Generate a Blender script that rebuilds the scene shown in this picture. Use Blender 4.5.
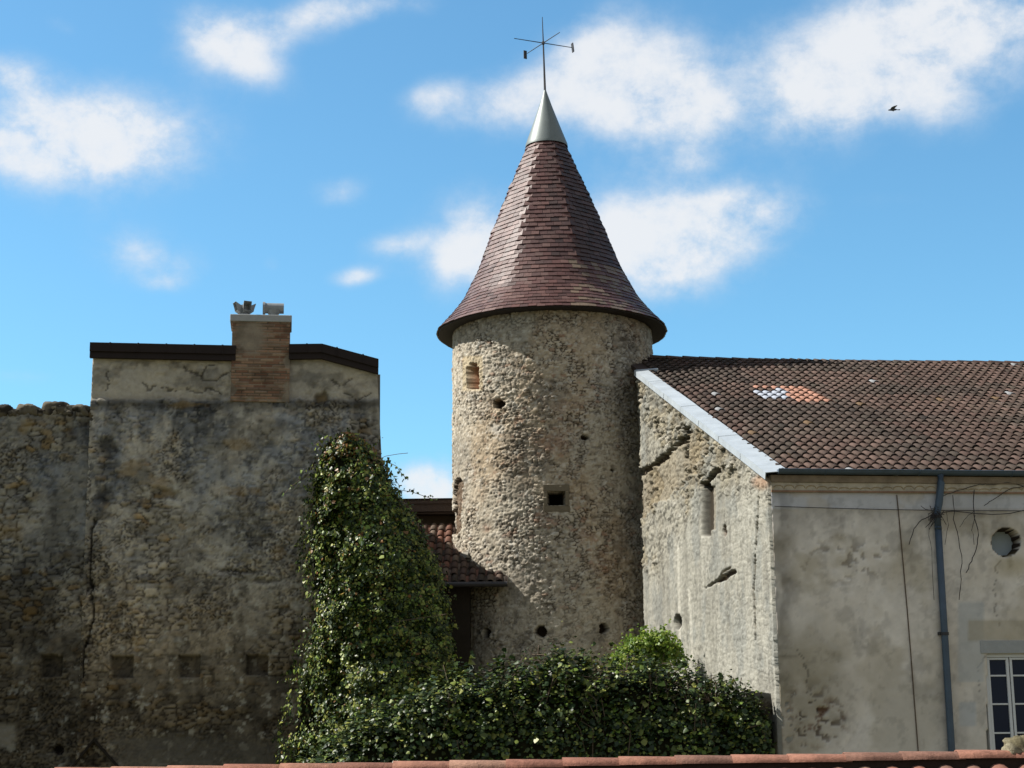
import bpy, bmesh, math, random
import numpy as np
from mathutils import Vector, Matrix

# ------------------------------------------------------------------ clear
for o in list(bpy.data.objects):
    bpy.data.objects.remove(o, do_unlink=True)
scene = bpy.context.scene
COL = scene.collection
random.seed(7)
RNG = np.random.default_rng(11)

# ------------------------------------------------------------------ camera
F, PITCH, ROLL, EYE = 1700.0, 12.0, 0.7, 5.5
_p, _r = math.radians(PITCH), math.radians(ROLL)
FWD = np.array([0, math.cos(_p), math.sin(_p)])
_u0 = np.array([0, -math.sin(_p), math.cos(_p)]); _r0 = np.array([1., 0, 0])
RGT = math.cos(_r) * _r0 - math.sin(_r) * _u0
UPV = math.sin(_r) * _r0 + math.cos(_r) * _u0
E0 = np.array([0, 0, EYE])
cam_d = bpy.data.cameras.new('camera'); cam = bpy.data.objects.new('camera', cam_d); COL.objects.link(cam)
cam_d.sensor_width = 36; cam_d.lens = 36 * F / 1024; cam_d.clip_end = 6000; cam_d.clip_start = 0.1
M = Matrix.Identity(4)
for i in range(3):
    M[i][0] = RGT[i]; M[i][1] = UPV[i]; M[i][2] = -FWD[i]; M[i][3] = E0[i]
cam.matrix_world = M
scene.camera = cam

# ------------------------------------------------------------------ light
SUN_EL, SUN_B = 46.0, 5.0          # elevation; degrees behind the left-right line
SUN_STR, SKY_STR, EXPOSURE = 5.0, 0.09, 0.7
sb, se = math.radians(SUN_B), math.radians(SUN_EL)
SDIR = Vector((-math.cos(sb) * math.cos(se), math.sin(sb) * math.cos(se), math.sin(se)))
sun_d = bpy.data.lights.new('sun', 'SUN'); sun = bpy.data.objects.new('sun', sun_d); COL.objects.link(sun)
sun_d.energy = SUN_STR; sun_d.angle = math.radians(0.5); sun_d.color = (1.0, 0.95, 0.87)
sun.rotation_euler = SDIR.to_track_quat('Z', 'Y').to_euler(); sun.location = (-40, 0, 60)
vs = scene.view_settings
vs.view_transform = 'Standard'; vs.look = 'None'; vs.exposure = EXPOSURE; vs.gamma = 1.0; vs.use_curve_mapping = False


def ray(x, y):
    d = FWD + RGT * (x - 512) / F + UPV * (384 - y) / F
    return d / d[1]


def at(x, y, depth):
    return E0 + ray(x, y) * depth


def proj(P):
    P = np.asarray(P, float) - E0
    z = P @ FWD
    return 512 + F * (P @ RGT) / z, 384 - F * (P @ UPV) / z


# world: Nishita sky, clouds placed by direction
world = bpy.data.worlds.new('World'); scene.world = world; world.use_nodes = True
nt = world.node_tree; nt.nodes.clear()


def N(tree, typ, **kw):
    n = tree.nodes.new(typ)
    for k, v in kw.items():
        setattr(n, k, v)
    return n


def mth(tree, op, a, b=None, c=None, clamp=False):
    n = tree.nodes.new('ShaderNodeMath'); n.operation = op; n.use_clamp = clamp
    for i, v in enumerate((a, b, c)):
        if v is None: continue
        if isinstance(v, (int, float)): n.inputs[i].default_value = v
        else: tree.links.new(v, n.inputs[i])
    return n.outputs[0]


def build_world():
    L = nt.links
    out = N(nt, 'ShaderNodeOutputWorld'); bg = N(nt, 'ShaderNodeBackground'); L.new(bg.outputs[0], out.inputs[0])
    bg.inputs[1].default_value = SKY_STR
    sky = N(nt, 'ShaderNodeTexSky', sky_type='NISHITA'); sky.sun_disc = False
    sky.sun_elevation = se; sky.sun_rotation = math.radians(270 + SUN_B)
    sky.air_density = 1.0; sky.dust_density = 0.6; sky.ozone_density = 2.2; sky.altitude = 200
    tint = N(nt, 'ShaderNodeMix', data_type='RGBA', blend_type='MULTIPLY'); tint.inputs[0].default_value = 1
    L.new(sky.outputs[0], tint.inputs[6]); tint.inputs[7].default_value = (SKY_TINT[0], SKY_TINT[1], SKY_TINT[2], 1)
    tc = N(nt, 'ShaderNodeTexCoord'); sx = N(nt, 'ShaderNodeSeparateXYZ'); L.new(tc.outputs['Generated'], sx.inputs[0])
    az = mth(nt, 'ARCTAN2', sx.outputs[0], sx.outputs[1])
    el = mth(nt, 'ARCSINE', sx.outputs[2])
    # (px, py, half width, half height, tilt deg, strength) of each cloud lobe
    blobs = [(85, 142, 145, 62, -2, 1.35), (100, 118, 85, 42, 0, .5), (8, 74, 44, 28, 0, .95), (30, 150, 90, 42, 0, .5),
             (215, 38, 66, 46, 12, 1.0), (255, 62, 54, 28, 35, .6), (310, 18, 78, 28, -14, .9), (390, 6, 85, 20, -4, .55), (60, 24, 26, 14, 20, .35),
             (150, 258, 80, 36, 8, .75), (165, 284, 30, 12, 0, .4), (272, 264, 14, 12, 0, .35), (340, 192, 40, 22, -10, .6), (395, 244, 46, 19, -6, .75), (357, 276, 38, 14, -8, .75),
             (640, 84, 112, 82, 10, 1.2), (690, 118, 60, 50, 0, .5), (590, 90, 80, 55, 0, .4), (500, 104, 86, 40, -12, .8), (430, 96, 46, 24, -30, .6), (600, 40, 60, 40, -40, .3),
             (905, 52, 190, 82, -8, 1.15), (960, 20, 150, 60, 0, .6), (800, 95, 80, 58, -12, .55), (945, 110, 60, 34, 30, .4), (830, 120, 70, 30, 0, .4), (690, 160, 28, 18, 0, .4),
             (685, 238, 128, 66, -6, 1.5), (745, 208, 80, 26, 4, .6), (660, 280, 70, 30, 10, .4), (480, 240, 74, 64, -25, 1.1), (455, 262, 46, 30, -20, .5), (610, 235, 70, 60, 0, .5),
             (428, 486, 50, 36, 0, 1.5), (20, 376, 50, 14, 0, .3), (890, 200, 60, 14, 0, .22)]
    acc = None
    for (px, py, hw, hh, ti, s) in blobs:
        d = ray(px, py); d = d / np.linalg.norm(d)
        a0, e0 = math.atan2(d[0], d[1]), math.asin(d[2])
        ca, sa = math.cos(math.radians(ti)), math.sin(math.radians(ti))
        du = mth(nt, 'MULTIPLY', mth(nt, 'SUBTRACT', az, a0), F * math.cos(e0))
        dv = mth(nt, 'MULTIPLY', mth(nt, 'SUBTRACT', e0, el), F)
        hw, hh = hw * .80, hh * .80
        u = mth(nt, 'MULTIPLY', mth(nt, 'ADD', mth(nt, 'MULTIPLY', du, ca), mth(nt, 'MULTIPLY', dv, sa)), 1.0 / hw)
        v = mth(nt, 'MULTIPLY', mth(nt, 'SUBTRACT', mth(nt, 'MULTIPLY', dv, ca), mth(nt, 'MULTIPLY', du, sa)), 1.0 / hh)
        r2 = mth(nt, 'ADD', mth(nt, 'MULTIPLY', u, u), mth(nt, 'MULTIPLY', v, v))
        b = mth(nt, 'MULTIPLY', mth(nt, 'EXPONENT', mth(nt, 'MULTIPLY', r2, -1.1)), s)
        acc = b if acc is None else mth(nt, 'ADD', acc, b)
    # grey-white cloud layer outside the view, added to neutralise and dim ambient light
    n3 = N(nt, 'ShaderNodeTexNoise'); n3.inputs['Scale'].default_value = 3.2; n3.inputs['Detail'].default_value = 3; L.new(tc.outputs['Generated'], n3.inputs['Vector'])
    far = N(nt, 'ShaderNodeMapRange', interpolation_type='SMOOTHSTEP'); L.new(n3.outputs[0], far.inputs[0]); far.inputs[1].default_value = .30; far.inputs[2].default_value = .5
    side = N(nt, 'ShaderNodeMapRange', interpolation_type='SMOOTHSTEP'); L.new(sx.outputs[1], side.inputs[0]); side.inputs[1].default_value = .72; side.inputs[2].default_value = .4
    acc = mth(nt, 'MINIMUM', mth(nt, 'MULTIPLY', acc, .9), 1.15)
    mp = N(nt, 'ShaderNodeMapping'); mp.inputs['Scale'].default_value = (1, 1, 1.25); L.new(tc.outputs['Generated'], mp.inputs[0])
    nz = N(nt, 'ShaderNodeTexNoise'); nz.inputs['Scale'].default_value = 29; nz.inputs['Detail'].default_value = 13
    nz.inputs['Roughness'].default_value = .64; nz.inputs['Distortion'].default_value = 0.08; L.new(mp.outputs[0], nz.inputs['Vector'])
    nz2 = N(nt, 'ShaderNodeTexNoise'); nz2.inputs['Scale'].default_value = 11; nz2.inputs['Detail'].default_value = 4; L.new(mp.outputs[0], nz2.inputs['Vector'])
    nn = mth(nt, 'ADD', mth(nt, 'MULTIPLY', mth(nt, 'SUBTRACT', nz.outputs[0], .5), 2.3), mth(nt, 'MULTIPLY', mth(nt, 'SUBTRACT', nz2.outputs[0], .5), 1.1))
    dens = mth(nt, 'ADD', acc, mth(nt, 'MULTIPLY', nn, mth(nt, 'ADD', mth(nt, 'MULTIPLY', acc, .72), .12, clamp=False)))
    mr = N(nt, 'ShaderNodeMapRange', interpolation_type='SMOOTHSTEP'); L.new(dens, mr.inputs[0])
    mr.inputs[1].default_value = .10; mr.inputs[2].default_value = 1.3
    cr = N(nt, 'ShaderNodeValToRGB'); L.new(mth(nt, 'ADD', dens, mth(nt, 'MULTIPLY', mth(nt, 'SUBTRACT', nz2.outputs[0], .5), .9)), cr.inputs[0])
    k = CLOUD_K
    cr.color_ramp.elements[0].position = .25; cr.color_ramp.elements[0].color = (.62 * k, .77 * k, .93 * k, 1)
    cr.color_ramp.elements[1].position = 1.0; cr.color_ramp.elements[1].color = (.97 * k, .99 * k, 1.02 * k, 1)
    mx = N(nt, 'ShaderNodeMix', data_type='RGBA'); L.new(mth(nt, 'MULTIPLY', mr.outputs[0], .93), mx.inputs[0])
    L.new(tint.outputs[2], mx.inputs[6]); L.new(cr.outputs[0], mx.inputs[7])
    fill_veil = N(nt, 'ShaderNodeMix', data_type='RGBA'); L.new(mth(nt, 'MULTIPLY', mth(nt, 'MULTIPLY', far.outputs[0], side.outputs[0]), .9), fill_veil.inputs[0])
    kv = k * .53; fill_veil.inputs[7].default_value = (1.0 * kv, .975 * kv, .97 * kv, 1)
    L.new(mx.outputs[2], fill_veil.inputs[6]); L.new(fill_veil.outputs[2], bg.inputs[0])


SKY_TINT = (0.80, 1.26, 1.31)
CLOUD_K = 0.90 / SKY_STR / 2 ** EXPOSURE
build_world()

# ------------------------------------------------------------------ helpers


def lin(c):
    if isinstance(c, str):
        c = c.lstrip('#'); c = [int(c[i:i + 2], 16) / 255 for i in (0, 2, 4)]
    c = np.asarray(c, float)
    return np.where(c <= .04045, c / 12.92, ((c + .055) / 1.055) ** 2.4)


def rgb(r, g, b):
    return lin((r / 255, g / 255, b / 255))


def mat(name, color=(.5, .5, .5), rough=.8, attr=False, noise=None, bump=None, metallic=0, spec=.5, transl=0):
    """noise=(scale, amount): albedo mottling; bump=(scale, strength)"""
    m = bpy.data.materials.new(name); m.use_nodes = True
    t = m.node_tree; L = t.links; b = t.nodes['Principled BSDF']
    b.inputs['Roughness'].default_value = rough; b.inputs['Metallic'].default_value = metallic
    b.inputs['Specular IOR Level'].default_value = spec
    tc = N(t, 'ShaderNodeTexCoord')
    if attr:
        a = N(t, 'ShaderNodeAttribute', attribute_name='Col'); src = a.outputs['Color']
    else:
        c = N(t, 'ShaderNodeRGB'); c.outputs[0].default_value = (*color, 1); src = c.outputs[0]
    if noise:
        nz = N(t, 'ShaderNodeTexNoise'); nz.inputs['Scale'].default_value = noise[0]; nz.inputs['Detail'].default_value = 7
        nz.inputs['Roughness'].default_value = .65; L.new(tc.outputs['Object'], nz.inputs['Vector'])
        v = mth(t, 'MULTIPLY_ADD', mth(t, 'SUBTRACT', nz.outputs[0], .5), noise[1] * 2, 1.0)
        mx = N(t, 'ShaderNodeMix', data_type='RGBA', blend_type='MULTIPLY'); mx.inputs[0].default_value = 1
        cb = N(t, 'ShaderNodeCombineColor')
        for i in range(3): L.new(v, cb.inputs[i])
        L.new(src, mx.inputs[6]); L.new(cb.outputs[0], mx.inputs[7]); src = mx.outputs[2]
    L.new(src, b.inputs['Base Color'])
    if bump:
        n2 = N(t, 'ShaderNodeTexNoise'); n2.inputs['Scale'].default_value = bump[0]; n2.inputs['Detail'].default_value = 6
        n2.inputs['Roughness'].default_value = .7
        L.new(tc.outputs['Object'], n2.inputs['Vector'])
        bp = N(t, 'ShaderNodeBump'); bp.inputs['Strength'].default_value = bump[1]; bp.inputs['Distance'].default_value = .02
        L.new(n2.outputs[0], bp.inputs['Height']); L.new(bp.outputs[0], b.inputs['Normal'])
    if transl:
        tr = N(t, 'ShaderNodeBsdfTranslucent'); L.new(src, tr.inputs[0])
        ms = N(t, 'ShaderNodeMixShader'); ms.inputs[0].default_value = transl
        o = t.nodes['Material Output']; L.new(b.outputs[0], ms.inputs[1]); L.new(tr.outputs[0], ms.inputs[2]); L.new(ms.outputs[0], o.inputs[0])
    return m


def thing(name, label, cat, loc=(0, 0, 0), group=None):
    o = bpy.data.objects.new(name, None); COL.objects.link(o); o.location = loc
    o.empty_display_size = .3
    o['label'] = label; o['category'] = cat
    if group: o['group'] = group
    return o


def tag(o, label=None, cat=None, group=None, kind=None):
    if label: o['label'] = label
    if cat: o['category'] = cat
    if group: o['group'] = group
    if kind: o['kind'] = kind
    return o


def put(name, me, m, parent=None):
    o = bpy.data.objects.new(name, me); COL.objects.link(o)
    if m is not None: me.materials.append(m)
    if parent is not None:
        o.parent = parent
        # world coordinates were used: undo the parents' offset
        off = Vector((0, 0, 0)); p = parent
        while p is not None:
            off += p.location; p = p.parent
        o.location = -off
    return o


def mesh_np(name, V, Q, C=None, m=None, parent=None, smooth=False):
    """V Nx3, Q Mx4 (or Mx3), C per-vertex colour"""
    V = np.ascontiguousarray(V, np.float32); Q = np.ascontiguousarray(Q, np.int32)
    me = bpy.data.meshes.new(name)
    k = Q.shape[1]
    me.vertices.add(len(V)); me.vertices.foreach_set('co', V.ravel())
    me.loops.add(Q.size); me.loops.foreach_set('vertex_index', Q.ravel())
    me.polygons.add(len(Q)); me.polygons.foreach_set('loop_start', np.arange(0, Q.size, k, dtype=np.int32))
    me.polygons.foreach_set('loop_total', np.full(len(Q), k, np.int32))
    if smooth: me.polygons.foreach_set('use_smooth', np.ones(len(Q), bool))
    me.update(calc_edges=True); me.validate()
    if C is not None:
        a = me.color_attributes.new('Col', 'FLOAT_COLOR', 'POINT')
        c4 = np.ones((len(V), 4), np.float32); c4[:, :3] = C
        a.data.foreach_set('color', c4.ravel())
    return put(name, me, m, parent)


class MB:
    """collects boxes, prisms, tubes with one colour each into ONE mesh"""
    def __init__(s): s.v = []; s.f = []; s.c = []
    def add(s, vs_, fs, c=(.5, .5, .5)):
        b = len(s.v); s.v += [tuple(map(float, p)) for p in vs_]; s.f += [tuple(b + i for i in f) for f in fs]; s.c += [tuple(c)] * len(vs_)
    def hexa(s, p, c=(.5, .5, .5)):
        s.add(p, [(3, 2, 1, 0), (4, 5, 6, 7), (0, 1, 5, 4), (1, 2, 6, 5), (2, 3, 7, 6), (3, 0, 4, 7)], c)
    def box(s, o, a, b, h, c=(.5, .5, .5)):
        o, a, b, h = map(np.asarray, (o, a, b, h))
        s.hexa([o, o + a, o + a + b, o + b, o + h, o + a + h, o + a + b + h, o + b + h], c)
    def tube(s, pts, r, n=8, c=(.5, .5, .5), cap=True):
        pts = [np.asarray(p, float) for p in pts]; rs = r if hasattr(r, '__len__') else [r] * len(pts)
        rings = []
        for i, p in enumerate(pts):
            t = pts[min(i + 1, len(pts) - 1)] - pts[max(i - 1, 0)]; t /= (np.linalg.norm(t) + 1e-9)
            a = np.cross(t, (0, 0, 1.)); 
            if np.linalg.norm(a) < .05: a = np.cross(t, (0, 1., 0))
            a /= np.linalg.norm(a); b = np.cross(t, a)
            rings.append([p + rs[i] * (math.cos(2 * math.pi * k / n) * a + math.sin(2 * math.pi * k / n) * b) for k in range(n)])
        vv = [q for g in rings for q in g]; ff = []
        for i in range(len(pts) - 1):
            for k in range(n):
                ff.append((i * n + k, i * n + (k + 1) % n, (i + 1) * n + (k + 1) % n, (i + 1) * n + k))
        if cap: ff += [tuple(range(n))[::-1], tuple((len(pts) - 1) * n + k for k in range(n))]
        s.add(vv, ff, c)
    def lathe(s, prof, cen, n=32, c=(.5, .5, .5), axis=None):
        cx, cy = cen
        vv = [(cx + r * math.cos(2 * math.pi * k / n), cy + r * math.sin(2 * math.pi * k / n), z) for r, z in prof for k in range(n)]
        ff = [(i * n + k, i * n + (k + 1) % n, (i + 1) * n + (k + 1) % n, (i + 1) * n + k) for i in range(len(prof) - 1) for k in range(n)]
        s.add(vv, ff, c)
    def build(s, name, m, parent=None, smooth=False, bevel=0):
        me = bpy.data.meshes.new(name); me.from_pydata(s.v, [], s.f); me.update()
        a = me.color_attributes.new('Col', 'FLOAT_COLOR', 'POINT')
        c4 = np.ones((len(s.v), 4), np.float32); c4[:, :3] = np.array(s.c); a.data.foreach_set('color', c4.ravel())
        if smooth:
            me.polygons.foreach_set('use_smooth', np.ones(len(me.polygons), bool))
        o = put(name, me, m, parent)
        if bevel:
            b = o.modifiers.new('bevel', 'BEVEL'); b.width = bevel; b.segments = 2; b.limit_method = 'ANGLE'
        return o


# --- numpy noise -----------------------------------------------------
def _h(ix, iy, seed):
    x = (ix.astype(np.int64) * 374761393 + iy.astype(np.int64) * 668265263 + seed * 974634777) & 0xffffffff
    x = ((x ^ (x >> 13)) * 1274126177) & 0xffffffff
    x = ((x ^ (x >> 16)) * 2246822519) & 0xffffffff
    return ((x ^ (x >> 15)) & 0xffffff) / float(0xffffff)


def vnoise(x, y, seed=0):
    ix, iy = np.floor(x), np.floor(y); fx, fy = x - ix, y - iy
    fx = fx * fx * (3 - 2 * fx); fy = fy * fy * (3 - 2 * fy)
    a, b, c, d = _h(ix, iy, seed), _h(ix + 1, iy, seed), _h(ix, iy + 1, seed), _h(ix + 1, iy + 1, seed)
    return a + (b - a) * fx + (c - a) * fy + (a - b - c + d) * fx * fy


def fbm(x, y, seed=0, oct_=4, gain=.5):
    s, a, t = 0, 1, 0
    for i in range(oct_):
        s = s + a * vnoise(x * 2 ** i, y * 2 ** i, seed + i * 17); t += a; a *= gain
    return s / t


def worley(x, y, seed=0, jit=.85):
    """edge distance (F2-F1) and a random number per cell"""
    ix, iy = np.floor(x), np.floor(y)
    f1 = np.full(x.shape, 9.); f2 = np.full(x.shape, 9.); idr = np.zeros(x.shape); id2 = np.zeros(x.shape)
    for dx in (-1, 0, 1):
        for dy in (-1, 0, 1):
            cx, cy = ix + dx, iy + dy
            px = cx + .5 + jit * (_h(cx, cy, seed) - .5); py = cy + .5 + jit * (_h(cx, cy, seed + 5) - .5)
            d = np.hypot(px - x, py - y)
            r = _h(cx, cy, seed + 9); q = _h(cx, cy, seed + 21)
            near = d < f1
            f2 = np.where(near, f1, np.minimum(f2, d)); idr = np.where(near, r, idr); id2 = np.where(near, q, id2); f1 = np.where(near, d, f1)
    return f2 - f1, idr, id2


def sst(a, b, x):
    t = np.clip((x - a) / (b - a), 0, 1); return t * t * (3 - 2 * t)


def mix(a, b, t):
    t = np.asarray(t)[..., None]; return np.asarray(a) * (1 - t) + np.asarray(b) * t


def pick(r, cols):
    """interpolated palette look-up"""
    cols = np.array(cols); n = len(cols) - 1
    k = np.clip(r * n, 0, n - 1e-6); i = k.astype(int); f = (k - i)[..., None]
    return cols[i] * (1 - f) + cols[i + 1] * f


def inrect(px, py, x0, y0, x1, y1, s=.8):
    return sst(x0 - s, x0 + s, px) * sst(-x1 - s, -x1 + s, -px) * sst(y0 - s, y0 + s, py) * sst(-y1 - s, -y1 + s, -py)


def blob(px, py, x, y, rx, ry, soft=.35):
    return 1 - sst(1 - soft, 1 + soft, np.hypot((px - x) / rx, (py - y) / ry))


def segdist(px, py, pts):
    d = np.full(px.shape, 1e9)
    for (x0, y0), (x1, y1) in zip(pts[:-1], pts[1:]):
        vx, vy = x1 - x0, y1 - y0
        t = np.clip(((px - x0) * vx + (py - y0) * vy) / (vx * vx + vy * vy), 0, 1)
        d = np.minimum(d, np.hypot(px - x0 - t * vx, py - y0 - t * vy))
    return d


class Plane:
    """vertical plane through O, horizontal direction at angle a (deg) from +X"""
    def __init__(s, O, a, flip=False):
        a = math.radians(a); s.O = np.array([O[0], O[1], 0.]); s.d = np.array([math.cos(a), math.sin(a), 0]); s.n = np.array([math.sin(a), -math.cos(a), 0])
        if flip: s.n = -s.n
    def uz(s, x, y):
        r = ray(x, y); t = ((s.O - E0) @ s.n) / (r @ s.n); P = E0 + r * t
        return (P - s.O) @ s.d, P[2]
    def pt(s, u, z, h=0.):
        return s.O + u * s.d + np.array([0, 0, z]) + s.n * h
    def grid(s, U, Z, H):
        return s.O + U[..., None] * s.d + Z[..., None] * np.array([0, 0, 1.]) + H[..., None] * s.n


def gridfaces(nr, nc, flip=False):
    i = np.arange(nr - 1)[:, None] * nc + np.arange(nc - 1)[None, :]
    i = i.ravel(); q = np.stack([i, i + 1, i + nc + 1, i + nc], 1)
    return q[:, ::-1] if flip else q


def panel(name, pl, uL, uR, zb, zt, res, fn, m, parent, zfine=None, skirt=.4, flip=False, edge=.02):
    """displaced wall face. uL,uR: functions of z; zt: function of s in 0..1; fn(px,py,U,Z)->(height, colour)"""
    w = abs(uR(zb) - uL(zb)); nc = int(w / res) + 2
    s_ = np.linspace(0, 1, nc); ztop = np.array([zt(v) for v in s_])
    zf = zb if zfine is None else zfine
    nf = int((ztop.max() - zf) / res) + 2
    t = np.concatenate([np.linspace(0, 1, 10)[:-1] * 0 + np.linspace(0, 1, 10)[:-1], [1.0]]) if zf > zb + .01 else np.array([0.])
    rows = []
    if zf > zb + .01:
        for q in np.linspace(0, 1, 12)[:-1]: rows.append(np.full(nc, zb + (zf - zb) * q))
    for q in np.linspace(0, 1, nf): rows.append(zf + (ztop - zf) * q)
    Z = np.array(rows); S = np.broadcast_to(s_, Z.shape)
    UL, UR = np.vectorize(uL)(Z), np.vectorize(uR)(Z)
    U = UL + (UR - UL) * S
    P0 = pl.grid(U, Z, np.zeros_like(U))
    px, py = proj(P0)
    H, Cc = fn(px, py, U, Z)
    V = pl.grid(U, Z, H)
    nr = Z.shape[0]
    Q = gridfaces(nr, nc, flip)
    # skirt: boundary ring pushed back
    ring = list(range(nc)) + [r * nc + nc - 1 for r in range(1, nr)] + [(nr - 1) * nc + c for c in range(nc - 2, -1, -1)] + [r * nc for r in range(nr - 2, 0, -1)]
    ring = np.array(ring); base = nr * nc
    VB = V.reshape(-1, 3)[ring] - pl.n * skirt
    k = len(ring); j = np.arange(k); jn = (j + 1) % k
    Q2 = np.stack([ring[j], base + j, base + jn, ring[jn]], 1)
    if flip: Q2 = Q2[:, ::-1]
    Va = np.concatenate([V.reshape(-1, 3), VB]); Ca = np.concatenate([Cc.reshape(-1, 3), Cc.reshape(-1, 3)[ring]])
    return mesh_np(name, Va, np.concatenate([Q, Q2]), Ca, m, parent)


# ------------------------------------------------------------------ materials
M_STONE = mat('rubble_stone', attr=True, rough=.95, noise=(14, .28), bump=(45, .55), spec=.15)
M_STONE2 = mat('weathered_wall', attr=True, rough=.95, noise=(9, .3), bump=(38, .5), spec=.15)
M_RENDER = mat('lime_render', attr=True, rough=.95, noise=(5, .13), bump=(60, .18), spec=.15)
M_TILE = mat('clay_tile', attr=True, rough=.8, noise=(22, .3), bump=(60, .3), spec=.25)
M_RIDGE = mat('worn_ridge_tile', attr=True, rough=.85, noise=(22, .75), bump=(50, .6), spec=.15)
M_SPIRE = mat('flat_clay_tile', attr=True, rough=.5, noise=(20, .25), bump=(70, .25), spec=.5)
M_ZINC = mat('zinc_sheet', rgb(112, 120, 119), rough=.5, noise=(4, .22), bump=(6, .08), metallic=.3)
M_FLASH = mat('pale_flashing', rgb(158, 166, 172), rough=.5, noise=(2.5, .4), bump=(5, .1))
M_PIPE = mat('blue_grey_pipe', rgb(58, 74, 90), rough=.5, noise=(7, .4), bump=(20, .1))
M_IRON = mat('dark_iron', rgb(40, 38, 40), rough=.55, noise=(20, .2), bump=(30, .1))
M_EAVE = mat('dark_eave_board', rgb(37, 29, 27), rough=.7, noise=(3, .5), bump=(16, .25), spec=.2)
M_SOFF = mat('dark_soffit_board', rgb(34, 27, 25), rough=.8, noise=(8, .3), bump=(16, .25))
M_WOOD = mat('grey_old_wood', rgb(78, 66, 58), rough=.85, noise=(10, .3), bump=(24, .4))
M_CONC = mat('concrete', rgb(150, 152, 152), rough=.9, noise=(12, .2), bump=(50, .3))
M_CONCD = mat('weathered_concrete', rgb(120, 116, 106), rough=.9, noise=(12, .3), bump=(50, .4))
M_WHITE = mat('white_paint', rgb(196, 198, 200), rough=.55, noise=(9, .06), bump=(30, .05))
M_COWL = mat('pale_metal', rgb(128, 132, 134), rough=.5, noise=(8, .35), bump=(20, .1), metallic=.15)
M_DARK = mat('dark_void', rgb(16, 14, 13), rough=1, noise=(6, .2), bump=(10, .1))
M_LEAF = mat('ivy_leaf', attr=True, rough=.42, noise=(30, .2), spec=.3, transl=.14)
M_SHRUB = mat('shrub_leaf', attr=True, rough=.5, noise=(30, .2), spec=.4, transl=.35)
M_CORE = mat('shade_core', rgb(34, 34, 22), rough=1, noise=(8, .5), bump=(14, 1), spec=0)  # dark inner shell, its colour imitates shade in the leaf hollows
M_TWIG = mat('dry_twig', rgb(88, 74, 60), rough=.9, noise=(20, .3), bump=(30, .3))
M_EARTH = mat('earth', rgb(96, 92, 66), rough=1, noise=(.4, .4), bump=(4, .6), spec=.1)
M_MOSS = mat('moss', attr=True, rough=1, noise=(30, .4), bump=(40, .9), spec=.1)
M_BIRD = mat('dark_feather', rgb(66, 72, 84), rough=.8, noise=(40, .2), bump=(60, .2))

mg = bpy.data.materials.new('window_glass'); mg.use_nodes = True
b_ = mg.node_tree.nodes['Principled BSDF']; b_.inputs['Base Color'].default_value = (*rgb(10, 22, 44), 1); b_.inputs['Roughness'].default_value = .08
b_.inputs['Specular IOR Level'].default_value = .2
_tc = N(mg.node_tree, 'ShaderNodeTexCoord'); _nz = N(mg.node_tree, 'ShaderNodeTexNoise'); _nz.inputs['Scale'].default_value = 1.3
_bp = N(mg.node_tree, 'ShaderNodeBump'); _bp.inputs['Strength'].default_value = .08
mg.node_tree.links.new(_tc.outputs['Object'], _nz.inputs['Vector']); mg.node_tree.links.new(_nz.outputs[0], _bp.inputs['Height']); mg.node_tree.links.new(_bp.outputs[0], b_.inputs['Normal'])
M_GLASS = mg

Zv = np.array([0, 0, 1.])
# ------------------------------------------------------------------ ground
gm = MB(); S = 3000
gm.add([(-S, -S, 0), (S, -S, 0), (S, S, 0), (-S, S, 0)], [(0, 1, 2, 3)])
tag(gm.build('ground', M_EARTH), kind='structure')

ANG = 7.6
# ================================================================== ROUND TOWER
TD = 40.2
TC = at(552, 345, TD); TX, TY = TC[0], TC[1]
ZR = at(552, 337, TD)[2]                      # rim height
zc_ = (np.array([TX, TY, ZR]) - E0) @ FWD
TR = 99 / F * zc_                              # tower radius


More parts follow.
